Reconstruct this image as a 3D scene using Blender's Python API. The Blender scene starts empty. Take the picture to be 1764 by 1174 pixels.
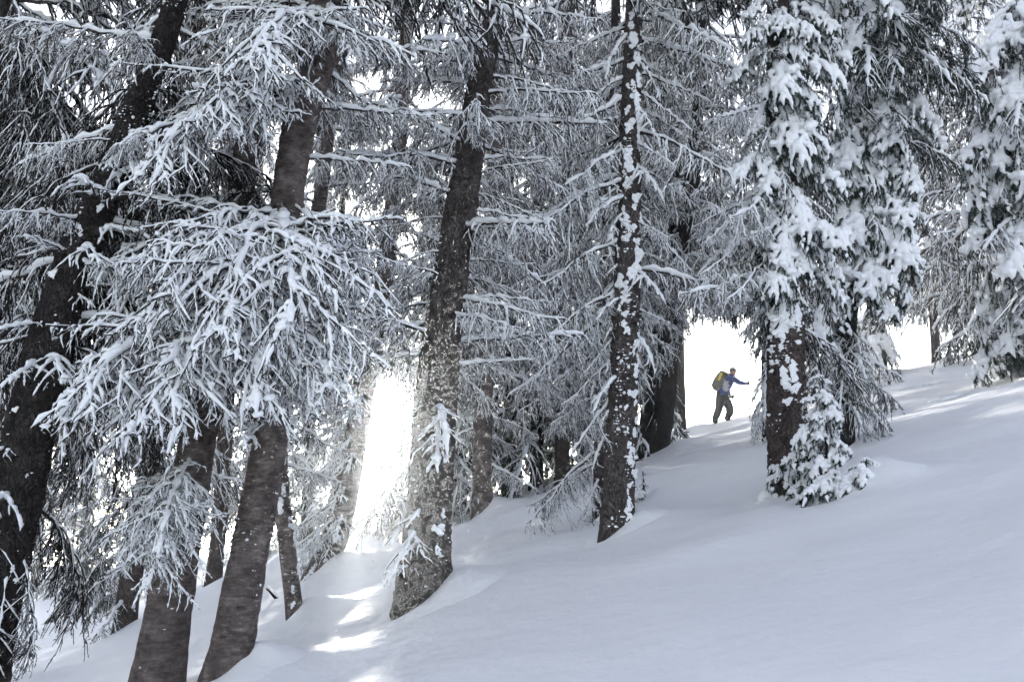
import bpy, bmesh, math, random
import numpy as np
from mathutils import Vector, Matrix, Quaternion

R = math.radians
sc = bpy.context.scene
col = sc.collection

# ------------------------------------------------------------------ camera
CAMZ, PITCH, FPX = 1.26, R(10.0), 1715.0
cam_d = bpy.data.cameras.new('camera')
cam_d.sensor_width = 36.0
cam_d.lens = 35.0
cam_d.clip_start = 0.05
cam_d.clip_end = 3000.0
cam = bpy.data.objects.new('camera', cam_d)
cam.location = (0, 0, CAMZ)
cam.rotation_euler = (R(90) + PITCH, 0, 0)
col.objects.link(cam)
sc.camera = cam

# ------------------------------------------------------------------ sky, sun, exposure
SUN_AZ, SUN_EL = R(-7.4), R(6.4)          # azimuth measured from +Y towards +X
world = bpy.data.worlds.new('World')
sc.world = world
world.use_nodes = True
wn, wl = world.node_tree.nodes, world.node_tree.links
wn.clear()
w_out = wn.new('ShaderNodeOutputWorld')
w_bg = wn.new('ShaderNodeBackground')
w_sky = wn.new('ShaderNodeTexSky')
w_sky.sky_type = 'NISHITA'
w_sky.sun_disc = False
w_sky.sun_elevation = SUN_EL
w_sky.sun_rotation = SUN_AZ
w_sky.altitude = 2500.0
w_sky.air_density = 1.0
w_sky.dust_density = 4.0
w_hsv = wn.new('ShaderNodeHueSaturation')
w_hsv.inputs['Hue'].default_value = 0.525
w_hsv.inputs['Saturation'].default_value = 0.48
wl.new(w_sky.outputs['Color'], w_hsv.inputs['Color'])
wl.new(w_hsv.outputs['Color'], w_bg.inputs['Color'])
w_bg.inputs['Strength'].default_value = 0.15
wl.new(w_bg.outputs['Background'], w_out.inputs['Surface'])

sun_dir = Vector((math.sin(SUN_AZ) * math.cos(SUN_EL), math.cos(SUN_AZ) * math.cos(SUN_EL), math.sin(SUN_EL)))
sun_d = bpy.data.lights.new('sun', 'SUN')
sun_d.energy = 5.0
sun_d.angle = R(1.6)
sun_d.color = (1.0, 0.965, 0.90)
sun = bpy.data.objects.new('sun', sun_d)
sun.rotation_euler = sun_dir.to_track_quat('Z', 'Y').to_euler()
sun.location = sun_dir * 200
col.objects.link(sun)

sc.view_settings.view_transform = 'Standard'
sc.view_settings.look = 'None'
sc.view_settings.exposure = 1.97
sc.view_settings.gamma = 1.0
sc.view_settings.use_curve_mapping = False
sc.render.engine = 'CYCLES'
sc.cycles.use_denoising = True
sc.cycles.use_adaptive_sampling = True
sc.cycles.adaptive_threshold = 0.06
sc.cycles.adaptive_min_samples = 20
sc.cycles.max_bounces = 6
sc.cycles.diffuse_bounces = 4
sc.cycles.transmission_bounces = 4
sc.cycles.volume_bounces = 1

# ------------------------------------------------------------------ helpers
rnd = random.Random(7)
CAM = np.array((0, 0, CAMZ))
_cp, _sp = math.cos(PITCH), math.sin(PITCH)


def ray(px, py):
    xc, zc = (px - 882.0) / FPX, -(py - 587.0) / FPX
    return np.array((xc, _cp - zc * _sp, _sp + zc * _cp))


def at(px, py, Y):
    d = ray(px, py)
    return CAM + d * (Y / d[1])


def project(P):
    q = np.asarray(P) - CAM
    f = q[..., 1] * _cp + q[..., 2] * _sp
    u = -q[..., 1] * _sp + q[..., 2] * _cp
    f = np.where(f < 0.05, 0.05, f)
    return 882.0 + FPX * q[..., 0] / f, 587.0 - FPX * u / f


def _hash(i, j, k, seed):
    n = (i * 374761393 + j * 668265263 + k * 1274126177 + seed * 974634533) & 0xffffffff
    n = ((n ^ (n >> 13)) * 1274126177) & 0xffffffff
    n = (n ^ (n >> 16)) & 0xffffffff
    return n.astype(np.float64) / 4294967295.0


def vnoise(p, seed=0):
    p = np.asarray(p, dtype=np.float64)
    b = np.floor(p).astype(np.int64)
    f = p - b
    f = f * f * (3 - 2 * f)
    i, j, k = b[..., 0], b[..., 1], b[..., 2]
    r = 0
    for dx in (0, 1):
        wx = f[..., 0] if dx else 1 - f[..., 0]
        for dy in (0, 1):
            wy = f[..., 1] if dy else 1 - f[..., 1]
            for dz in (0, 1):
                wz = f[..., 2] if dz else 1 - f[..., 2]
                r = r + wx * wy * wz * _hash(i + dx, j + dy, k + dz, seed)
    return r * 2 - 1


# ------------------------------------------------------------------ materials
def mat(name):
    m = bpy.data.materials.new(name)
    m.use_nodes = True
    nt = m.node_tree
    return m, nt.nodes, nt.links, nt.nodes['Principled BSDF']


def ramp(n, pts):
    r = n.new('ShaderNodeValToRGB')
    e = r.color_ramp.elements
    while len(e) < len(pts):
        e.new(0.5)
    for k, (p, c) in enumerate(pts):
        e[k].position = p
        e[k].color = (c[0], c[1], c[2], 1)
    return r


def objcoord(n, l, scale=(1, 1, 1)):
    tc = n.new('ShaderNodeTexCoord')
    mp = n.new('ShaderNodeMapping')
    mp.inputs['Scale'].default_value = scale
    l.new(tc.outputs['Object'], mp.inputs['Vector'])
    return mp.outputs['Vector']


def noise_tex(n, l, vec, scale, detail=4, rough=0.55):
    t = n.new('ShaderNodeTexNoise')
    t.inputs['Scale'].default_value = scale
    t.inputs['Detail'].default_value = detail
    t.inputs['Roughness'].default_value = rough
    l.new(vec, t.inputs['Vector'])
    return t


def bump(n, l, b, height, strength, dist):
    bp = n.new('ShaderNodeBump')
    bp.inputs['Strength'].default_value = strength
    bp.inputs['Distance'].default_value = dist
    l.new(height, bp.inputs['Height'])
    l.new(bp.outputs['Normal'], b.inputs['Normal'])
    return bp


def snow_material(name, base, scale, bdist, bstr=0.5):
    m, n, l, b = mat(name)
    v = objcoord(n, l)
    t = noise_tex(n, l, v, scale, 5, 0.6)
    r = ramp(n, [(0.25, [c * 0.96 for c in base]), (0.7, base)])
    l.new(t.outputs['Fac'], r.inputs['Fac'])
    l.new(r.outputs['Color'], b.inputs['Base Color'])
    b.inputs['Roughness'].default_value = 0.65
    b.inputs['Specular IOR Level'].default_value = 0.25
    bump(n, l, b, t.outputs['Fac'], bstr, bdist)
    return m


M_SNOW = snow_material('branch_snow', (0.86, 0.87, 0.89), 45.0, 0.01, 0.6)


def ground_material():
    m, n, l, b = mat('ground_snow')
    v = objcoord(n, l)
    t1 = noise_tex(n, l, v, 1.6, 6, 0.55)
    t2 = noise_tex(n, l, v, 70.0, 3, 0.6)
    add = n.new('ShaderNodeMath')
    add.operation = 'MULTIPLY_ADD'
    add.inputs[1].default_value = 0.035
    l.new(t2.outputs['Fac'], add.inputs[0])
    l.new(t1.outputs['Fac'], add.inputs[2])
    r = ramp(n, [(0.3, (0.86, 0.865, 0.875)), (0.75, (0.90, 0.905, 0.91))])
    l.new(t1.outputs['Fac'], r.inputs['Fac'])
    l.new(r.outputs['Color'], b.inputs['Base Color'])
    b.inputs['Roughness'].default_value = 0.7
    b.inputs['Specular IOR Level'].default_value = 0.2
    bump(n, l, b, add.outputs[0], 0.5, 0.10)
    return m


M_GROUND = ground_material()


def wood_material(name, dark, light, frost):
    """twig bark, dusted with rime on its upper sides"""
    m, n, l, b = mat(name)
    v = objcoord(n, l)
    t = noise_tex(n, l, v, 30.0, 4)
    r = ramp(n, [(0.3, dark), (0.75, light)])
    l.new(t.outputs['Fac'], r.inputs['Fac'])
    g = n.new('ShaderNodeNewGeometry')
    sx = n.new('ShaderNodeSeparateXYZ')
    l.new(g.outputs['Normal'], sx.inputs[0])
    t2 = noise_tex(n, l, v, 60.0, 3)
    a = n.new('ShaderNodeMath'); a.operation = 'MULTIPLY_ADD'
    a.inputs[1].default_value = 0.45
    l.new(sx.outputs['Z'], a.inputs[0]); l.new(t2.outputs['Fac'], a.inputs[2])
    rr = ramp(n, [(0.62 - frost, (0, 0, 0)), (0.9 - frost, (1, 1, 1))])
    l.new(a.outputs[0], rr.inputs['Fac'])
    mx = n.new('ShaderNodeMix'); mx.data_type = 'RGBA'
    l.new(rr.outputs['Color'], mx.inputs['Factor'])
    l.new(r.outputs['Color'], mx.inputs['A'])
    mx.inputs['B'].default_value = (0.8, 0.81, 0.84, 1)
    l.new(mx.outputs['Result'], b.inputs['Base Color'])
    b.inputs['Roughness'].default_value = 0.9
    b.inputs['Specular IOR Level'].default_value = 0.1
    return m


M_WOOD = wood_material('twig_wood', (0.022, 0.018, 0.017), (0.06, 0.05, 0.046), 0.05)
M_DARKWOOD = wood_material('dark_twig_wood', (0.012, 0.010, 0.010), (0.035, 0.03, 0.028), -0.1)


def needle_material(name, a, b_, frostcol, amount):
    m, n, l, b = mat(name)
    v = objcoord(n, l)
    t = noise_tex(n, l, v, 9.0, 3)
    r = ramp(n, [(0.3, a), (0.7, b_)])
    l.new(t.outputs['Fac'], r.inputs['Fac'])
    t2 = noise_tex(n, l, v, 38.0, 3, 0.7)
    rr = ramp(n, [(0.68 - amount, (0, 0, 0)), (0.80 - amount, (1, 1, 1))])
    l.new(t2.outputs['Fac'], rr.inputs['Fac'])
    mx = n.new('ShaderNodeMix'); mx.data_type = 'RGBA'
    l.new(rr.outputs['Color'], mx.inputs['Factor'])
    l.new(r.outputs['Color'], mx.inputs['A'])
    mx.inputs['B'].default_value = (*frostcol, 1)
    l.new(mx.outputs['Result'], b.inputs['Base Color'])
    b.inputs['Roughness'].default_value = 0.8
    b.inputs['Specular IOR Level'].default_value = 0.15
    return m


M_NEEDLE_FROST = needle_material('frosted_needles', (0.035, 0.038, 0.036), (0.06, 0.065, 0.06), (0.5, 0.52, 0.55), 0.10)
M_NEEDLE_GREEN = needle_material('fir_needles', (0.016, 0.030, 0.026), (0.034, 0.056, 0.042), (0.55, 0.58, 0.6), 0.03)
M_NEEDLE_DARK = needle_material('dark_lichen_twigs', (0.022, 0.020, 0.018), (0.045, 0.042, 0.038), (0.45, 0.46, 0.48), 0.08)


def bark_material(name, dark, mid, light, style, frost=0.0):
    m, n, l, b = mat(name)
    v = objcoord(n, l)
    big = noise_tex(n, l, v, 6.5, 6, 0.68)
    if style == 'plates':
        vs = objcoord(n, l, (1.0, 1.0, 0.55))
        warp = noise_tex(n, l, vs, 14.0, 3)
        ad = n.new('ShaderNodeMix'); ad.data_type = 'RGBA'; ad.inputs['Factor'].default_value = 0.16
        l.new(vs, ad.inputs['A']); l.new(warp.outputs['Color'], ad.inputs['B'])
        vo = n.new('ShaderNodeTexVoronoi')
        vo.feature = 'DISTANCE_TO_EDGE'
        vo.inputs['Scale'].default_value = 34.0
        l.new(ad.outputs['Result'], vo.inputs['Vector'])
        hr = ramp(n, [(0.0, (0, 0, 0)), (0.13, (1, 1, 1))])
        l.new(vo.outputs['Distance'], hr.inputs['Fac'])
        height = hr.outputs['Color']
    else:
        vs = objcoord(n, l, (3.4, 3.4, 11.0))
        rings = noise_tex(n, l, vs, 3.2, 6, 0.65)
        hr = ramp(n, [(0.32, (0, 0, 0)), (0.62, (1, 1, 1))])
        l.new(rings.outputs['Fac'], hr.inputs['Fac'])
        height = hr.outputs['Color']
    fine = noise_tex(n, l, v, 55.0, 5, 0.7)
    r = ramp(n, [(0.28, dark), (0.5, mid), (0.74, light)])
    l.new(big.outputs['Fac'], r.inputs['Fac'])
    mul = n.new('ShaderNodeMix'); mul.data_type = 'RGBA'; mul.blend_type = 'MULTIPLY'
    mul.inputs['Factor'].default_value = 0.8
    cr = ramp(n, [(0.0, (0.42, 0.40, 0.40)), (1.0, (1.12, 1.1, 1.1))])
    l.new(height, cr.inputs['Fac'])
    l.new(r.outputs['Color'], mul.inputs['A']); l.new(cr.outputs['Color'], mul.inputs['B'])
    # pale lichen and rime specks
    sp = noise_tex(n, l, v, 26.0, 4, 0.7)
    sr = ramp(n, [(0.66 - frost, (0, 0, 0)), (0.74 - frost, (0.75, 0.75, 0.75))])
    l.new(sp.outputs['Fac'], sr.inputs['Fac'])
    mx = n.new('ShaderNodeMix'); mx.data_type = 'RGBA'
    l.new(sr.outputs['Color'], mx.inputs['Factor'])
    l.new(mul.outputs['Result'], mx.inputs['A'])
    mx.inputs['B'].default_value = (0.42, 0.43, 0.45, 1)
    l.new(mx.outputs['Result'], b.inputs['Base Color'])
    hh = n.new('ShaderNodeMath'); hh.operation = 'MULTIPLY_ADD'
    hh.inputs[1].default_value = 0.5
    l.new(fine.outputs['Fac'], hh.inputs[0]); l.new(height, hh.inputs[2])
    bump(n, l, b, hh.outputs[0], 1.0, 0.03)
    b.inputs['Roughness'].default_value = 0.92
    b.inputs['Specular IOR Level'].default_value = 0.12
    return m


M_BARK = {
    'ring': bark_material('ringed_grey_bark', (0.065, 0.054, 0.050), (0.205, 0.172, 0.160), (0.38, 0.335, 0.315), 'ring', 0.0),
    'plates': bark_material('scaly_grey_bark', (0.045, 0.039, 0.037), (0.100, 0.087, 0.083), (0.16, 0.142, 0.136), 'plates', -0.09),
    'dark': bark_material('dark_bark', (0.016, 0.015, 0.015), (0.032, 0.028, 0.027), (0.061, 0.054, 0.051), 'plates', -0.02),
    'red': bark_material('reddish_scaly_bark', (0.048, 0.037, 0.035), (0.10, 0.080, 0.074), (0.155, 0.127, 0.118), 'plates', 0.02),
    'pale': bark_material('weathered_bare_wood', (0.12, 0.085, 0.06), (0.24, 0.18, 0.14), (0.36, 0.28, 0.22), 'ring'),
}


def plain(name, c, rough=0.8, spec=0.3, nscale=40.0, var=0.25):
    m, n, l, b = mat(name)
    v = objcoord(n, l)
    t = noise_tex(n, l, v, nscale, 4)
    r = ramp(n, [(0.3, [x * (1 - var) for x in c]), (0.7, [min(1, x * (1 + var)) for x in c])])
    l.new(t.outputs['Fac'], r.inputs['Fac'])
    l.new(r.outputs['Color'], b.inputs['Base Color'])
    b.inputs['Roughness'].default_value = rough
    b.inputs['Specular IOR Level'].default_value = spec
    return m


# ------------------------------------------------------------------ mesh building
class Geo:
    """collects numpy vertex / face blocks"""
    def __init__(s):
        s.v, s.f, s.m, s.n = [], [], [], 0

    def add(s, verts, faces, mi=0):
        verts = np.asarray(verts, dtype=np.float64).reshape(-1, 3)
        faces = np.asarray(faces, dtype=np.int64)
        if len(faces) == 0:
            return
        s.v.append(verts)
        s.f.append(faces + s.n)
        s.m.append(np.full(len(faces), mi, dtype=np.int32))
        s.n += len(verts)

    def mesh(s, name, mats, smooth=True):
        me = bpy.data.meshes.new(name)
        if s.v:
            V = np.concatenate(s.v)
            me.vertices.add(len(V))
            me.vertices.foreach_set('co', V.astype(np.float32).ravel())
            loops = np.concatenate([f.ravel() for f in s.f])
            tot = np.concatenate([np.full(len(f), f.shape[1], dtype=np.int32) for f in s.f])
            start = np.concatenate([[0], np.cumsum(tot)[:-1]]).astype(np.int32)
            me.loops.add(len(loops))
            me.loops.foreach_set('vertex_index', loops.astype(np.int32))
            me.polygons.add(len(tot))
            me.polygons.foreach_set('loop_start', start)
            me.polygons.foreach_set('loop_total', tot)
            me.polygons.foreach_set('material_index', np.concatenate(s.m))
            me.polygons.foreach_set('use_smooth', np.full(len(tot), smooth))
            me.update(calc_edges=True)
        for m in mats:
            me.materials.append(m)
        return me


def link(name, data, parent=None, matrix=None):
    o = bpy.data.objects.new(name, data)
    col.objects.link(o)
    if parent is not None:
        o.parent = parent
    if matrix is not None:
        o.matrix_basis = matrix
    return o


def tag(o, label=None, cat=None, group=None, kind=None):
    if label: o['label'] = label
    if cat: o['category'] = cat
    if group: o['group'] = group
    if kind: o['kind'] = kind
    return o


def norm(a):
    return a / np.maximum(np.linalg.norm(a, axis=-1, keepdims=True), 1e-9)


def frames(P):
    T = np.empty_like(P)
    T[:, 1:-1] = P[:, 2:] - P[:, :-2]
    T[:, 0] = P[:, 1] - P[:, 0]
    T[:, -1] = P[:, -1] - P[:, -2]
    T = norm(T)
    up = np.zeros_like(T); up[..., 2] = 1
    S = np.cross(T, up)
    bad = np.linalg.norm(S, axis=-1) < 0.15
    alt = np.zeros_like(T); alt[..., 0] = 1
    S = np.where(bad[..., None], np.cross(T, alt), S)
    S = norm(S)
    return T, S, np.cross(S, T)


def tubes(geo, P, Rw, Rh, ns, mi=0, fr=None, closed_ends=False):
    """P (m,n,3) polylines, Rw/Rh (m,n) radii across and upwards"""
    m, n, _ = P.shape
    T, S, N = fr if fr is not None else frames(P)
    a = np.arange(ns) * 2 * math.pi / ns + 0.3
    V = (P[:, :, None, :] + S[:, :, None, :] * (np.cos(a)[None, None, :, None] * Rw[:, :, None, None])
         + N[:, :, None, :] * (np.sin(a)[None, None, :, None] * Rh[:, :, None, None]))
    idx = np.arange(m * n * ns).reshape(m, n, ns)
    A = idx[:, :-1, :]; B = np.roll(A, -1, axis=2)
    D = idx[:, 1:, :]; C = np.roll(D, -1, axis=2)
    F = np.stack([A, B, C, D], -1).reshape(-1, 4)
    geo.add(V, F, mi)


def poly(base, dirv, length, droop, rg, n, wig=0.06, side=0.12):
    """many curved twigs at once"""
    m = len(base)
    s = np.linspace(0, 1, n)[None, :, None]
    L = length[:, None, None]
    lat = rg.normal(0, side, (m, 1, 3))
    P = base[:, None, :] + dirv[:, None, :] * L * s + lat * L * s * s
    P[..., 2] -= (droop[:, None] * length[:, None]) * (s[..., 0] ** 2)
    w = rg.normal(0, wig, (m, n, 3)) * L / n
    w[:, 0] = 0
    return P + np.cumsum(w, axis=1) * 0.8


def sample(P, t):
    """point and tangent on polylines P (m,n,3) at parameters t (m,k)"""
    n = P.shape[1]
    x = np.clip(t, 0, 0.9999) * (n - 1)
    i = x.astype(int); f = (x - i)[..., None]
    r = np.arange(len(P))[:, None]
    a, b = P[r, i], P[r, i + 1]
    return a + (b - a) * f, norm(b - a)


def rotz(v, a):
    c, s = np.cos(a), np.sin(a)
    o = v.copy()
    o[..., 0] = v[..., 0] * c - v[..., 1] * s
    o[..., 1] = v[..., 0] * s + v[..., 1] * c
    return o


def snow_radius(rg, P, r0, r1, cover, lump, gapw=0.0):
    m, n, _ = P.shape
    s = np.linspace(0, 1, n)[None, :]
    T, S, N = frames(P)
    horiz = np.sqrt(np.clip(1 - T[..., 2] ** 2, 0, 1))
    r = (r0[:, None] * (1 - s) + r1[:, None] * s) * (0.5 + 0.5 * horiz)
    r = r * np.clip(1 + rg.normal(0, lump, (m, n)), 0.35, 2.0)
    keep = rg.random((m, n)) < cover
    r = np.where(keep, r, r * gapw)
    r[:, -1] *= 0.45
    return r, (T, S, N)


def needles(geo, rg, P, per, ln, wd, mi, down=0.5, spread=1.0):
    """small flat blades standing off the twigs P (m,n,3)"""
    m, n, _ = P.shape
    k = per
    t = rg.random((m, k))
    p, T = sample(P, t)
    d = rg.normal(0, 1, (m, k, 3)) * spread
    d = d - T * (np.sum(d * T, -1, keepdims=True))
    d = norm(d)
    d[..., 2] -= down * rg.random((m, k))
    d = norm(d + T * 0.6)
    L = ln * rg.uniform(0.6, 1.3, (m, k, 1))
    w = norm(np.cross(d, rg.normal(0, 1, (m, k, 3)))) * wd
    V = np.stack([p - w, p + w, p + d * L], axis=2).reshape(-1, 3)
    F = np.arange(len(V)).reshape(-1, 3)
    geo.add(V, F, mi)


def main_axis(rg, L, rise, droop, upturn, n=18, wig=0.012):
    s = np.linspace(0, 1, n)
    P = np.zeros((1, n, 3))
    P[0, :, 0] = L * s * (1 - 0.12 * droop * s)
    P[0, :, 2] = L * (rise * s - droop * s ** 2 + upturn * s ** 3)
    w = np.cumsum(rg.normal(0, wig * L, (n, 3)) / math.sqrt(n), axis=0)
    w -= w[0]
    P[0] += w * 2.0
    return P


def make_branch(seed, L=1.6, rise=0.1, droop=0.35, upturn=0.0, sp2=0.09, l2=0.42, ang2=(38, 68), droop2=(0.2, 0.6), env=0.75,
                sp3=0.06, l3=(0.12, 0.3), droop3=(0.2, 0.7), sp4=0.045, l4=(0.04, 0.10), hang=0, hang_l=0.3, start=0.12,
                rm=0.016, rt=0.0065, sm=0.03, s2=0.019, s3=0.014, s4=0.011, cover=0.95, cover3=None, lmp=0.3, ns=5, nw=3,
                nd=(60, 70, 80), nl=0.02, nwid=0.003, n2p=10, n3p=6, n4p=4, lift=0.95, down=0.9, web=0.6, miss=0.12, gn=1.0):
    """limb > side twigs > shoots > shootlets; nd = needles per metre on each level; snow lies on the upper side only"""
    rg = np.random.default_rng(seed)
    wood, snow = Geo(), Geo()
    cover3 = cover if cover3 is None else cover3

    def dress(P, rw, sr, cov, nside, nsw, dens, ln):
        m, n, _ = P.shape
        tubes(wood, P, rw, rw, nsw, 0)
        r, fr = snow_radius(rg, P, np.full(m, sr), np.full(m, sr * 0.65), cov, lmp, 0.12)
        r = r * rg.uniform(0.55, 1.4, (m, 1))
        Q = P.copy(); Q[..., 2] += r * lift * 0.75 + rw * 0.9
        tubes(snow, Q, r, r * 0.75, nside, 0, fr)
        if dens:
            k = max(1, int(dens * float(np.mean(ln))))
            Pn = P.copy(); Pn[..., 2] -= rw * 0.5
            needles(wood, rg, Pn, k, nl, nwid, 1, down)

    M = main_axis(rg, L, rise, droop, upturn, 22)
    s = np.linspace(0, 1, M.shape[1])[None, :]
    dress(M, rm * (1 - 0.75 * s), sm, min(1.0, cover + 0.03), 7, 6, nd[0], np.array([L]))
    k = max(4, int(L * (1 - start) / sp2))
    t = np.clip(np.linspace(start, 0.985, k) + rg.normal(0, 0.35 / k, k), 0.03, 0.99)
    side = np.where((np.arange(k) + (rg.random(k) < 0.15)) % 2 == 0, 1.0, -1.0)
    p, T = sample(M, t[None, :]); p, T = p[0], T[0]
    e = np.minimum(1.0, (t - start * 0.4) / 0.28) * (1 - t) ** env + 0.12
    ln = L * l2 * e / e.max() * rg.uniform(0.45, 1.2, k)
    keep = rg.random(k) > miss
    a = np.radians(rg.uniform(ang2[0], ang2[1], k)) * side * (1 - 0.3 * t)
    d = rotz(T, a)
    d[:, 2] = d[:, 2] * 0.6 + rg.normal(-0.04, 0.13, k)
    d = norm(d)
    P2 = poly(p[keep], d[keep], ln[keep], rg.uniform(droop2[0], droop2[1], k)[keep], rg, n2p, 0.13 * gn, 0.16 * gn)
    ln = ln[keep]
    if hang:
        th = rg.uniform(0.1, 0.97, hang)
        ph, Th = sample(M, th[None, :]); ph, Th = ph[0], Th[0]
        dh = norm(Th * rg.uniform(0.2, 0.9, (hang, 1)) + np.stack([rg.normal(0, .3, hang), rg.normal(0, .45, hang), -np.ones(hang)], -1))
        lh = hang_l * rg.uniform(0.4, 1.2, hang)
        P2 = np.concatenate([P2, poly(ph, dh, lh, np.full(hang, 0.3), rg, n2p, 0.13, 0.15)])
        ln = np.concatenate([ln, lh])
    s = np.linspace(0, 1, n2p)[None, :]
    dress(P2, (rt + 0.007 * ln[:, None]) * (1 - 0.55 * s), s2, cover, ns, nw, nd[1], ln)
    if web:
        # snow caught in the forks
        for i in range(len(P2)):
            if rg.random() < web:
                j = int(rg.integers(1, 4)); q = rg.uniform(1.2, 2.3) * s2
                lump(snow, P2[i, j] + np.array([0, 0, q * 0.35]), q * 1.3, q * 1.3, q * 0.6, int(rg.integers(1, 9999)), ICO1, 0.3)

    def level(PP, lpar, sp, lr, drp, npt, t0):
        cnt = np.maximum(1, (lpar / sp).astype(int))
        ii = np.repeat(np.arange(len(PP)), cnt)
        tt = np.concatenate([np.linspace(t0, 0.97, c) for c in cnt]) + rg.normal(0, 0.03, len(ii))
        sd = np.concatenate([np.where(np.arange(c) % 2 == 0, 1.0, -1.0) for c in cnt])
        p, T = sample(PP[ii], tt[:, None]); p, T = p[:, 0], T[:, 0]
        d = rotz(T, np.radians(rg.uniform(28, 66, len(ii))) * sd)
        vert = np.abs(T[:, 2]) > 0.75
        d = np.where(vert[:, None], norm(T + rg.normal(0, 0.6, T.shape)), d)
        d[:, 2] += rg.normal(-0.10, 0.2, len(ii))
        d = norm(d)
        lv = rg.uniform(lr[0], lr[1], len(ii)) * (1.1 - 0.6 * tt) * np.clip(lpar[ii] / (lr[1] * 1.6), 0.4, 1.15)
        return poly(p, d, lv, rg.uniform(drp[0], drp[1], len(ii)), rg, npt, 0.14 * gn, 0.18 * gn), lv

    P3, ln3 = level(P2, ln, sp3, l3, droop3, n3p, 0.16)
    s = np.linspace(0, 1, n3p)[None, :]
    dress(P3, np.repeat(rt * (1 - 0.5 * s), len(P3), axis=0), s3, cover3, ns, nw, nd[2], ln3)
    if sp4:
        P4, ln4 = level(P3, ln3, sp4, l4, droop3, n4p, 0.3)
        s = np.linspace(0, 1, n4p)[None, :]
        dress(P4, np.repeat(rt * 0.75 * (1 - 0.4 * s), len(P4), axis=0), s4, cover3, 4, nw, nd[2], ln4)
    return dict(wood=wood, snow=snow, tip=M[0, -1].copy(), L=L)


def finish(lib, name, mats, joined=False):
    """turn a generated branch into shared mesh data"""
    if joined:
        g = Geo()
        w, sn = lib['wood'], lib['snow']
        for v, f, m in zip(w.v, w.f, w.m):
            g.v.append(v); g.f.append(f); g.m.append(m)
        g.n = w.n
        for v, f, m in zip(sn.v, sn.f, sn.m):
            g.v.append(v); g.f.append(f + g.n); g.m.append(np.full(len(f), 2, dtype=np.int32))
        me = g.mesh(name, mats + [M_SNOW])
        pts = np.concatenate(g.v)
        out = dict(branch=me, snow=None)
    else:
        out = dict(branch=lib['wood'].mesh(name, mats), snow=lib['snow'].mesh(name + '_snow', [M_SNOW]))
        pts = np.concatenate(lib['snow'].v)
    sel = np.random.default_rng(1).integers(0, len(pts), 140)
    out['pts'] = pts[sel]
    out['tip'] = lib['tip']
    out['tl'] = float(np.linalg.norm(lib['tip']))
    return out


def remesh(geo, voxel, name, mats, smooth_it=2, rough=0.007):
    me = geo.mesh(name + '_tmp', mats)
    o = bpy.data.objects.new('tmp', me)
    col.objects.link(o)
    md = o.modifiers.new('r', 'REMESH'); md.mode = 'VOXEL'; md.voxel_size = voxel
    if smooth_it:
        sm = o.modifiers.new('s', 'SMOOTH'); sm.factor = 0.5; sm.iterations = smooth_it
    dg = bpy.context.evaluated_depsgraph_get()
    ev = o.evaluated_get(dg)
    out = bpy.data.meshes.new_from_object(ev)
    out.name = name
    co = np.empty(len(out.vertices) * 3, dtype=np.float32)
    out.vertices.foreach_get('co', co)
    co = co.reshape(-1, 3).astype(np.float64)
    nv = np.stack([vnoise(co * 26, 1), vnoise(co * 26 + 40, 2), vnoise(co * 26 + 80, 3)], -1) * rough
    nv += np.stack([vnoise(co * 60, 4), vnoise(co * 60 + 40, 5), vnoise(co * 60 + 80, 6)], -1) * rough * 0.4
    out.vertices.foreach_set('co', (co + nv).astype(np.float32).ravel())
    out.update()
    n = len(out.polygons)
    out.polygons.foreach_set('use_smooth', np.ones(n, dtype=bool))
    if not out.materials:
        for m in mats:
            out.materials.append(m)
    bpy.data.objects.remove(o)
    bpy.data.meshes.remove(me)
    return out


def ico(sub):
    bm = bmesh.new()
    bmesh.ops.create_icosphere(bm, subdivisions=sub, radius=1.0)
    V = np.array([v.co[:] for v in bm.verts])
    F = np.array([[v.index for v in f.verts] for f in bm.faces])
    bm.free()
    return V, F


ICO2, ICO3, ICO1 = ico(2), ico(3), ico(1)


def lump(geo, c, rx, ry, rz, seed, which=ICO2, amp=0.18, fr=1.6, mi=0):
    V, F = which
    n = vnoise(V * fr + seed * 7.31, seed)
    W = V * (1 + amp * n[:, None])
    W = W * np.array([rx, ry, rz])
    geo.add(W + np.asarray(c), F, mi)


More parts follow.
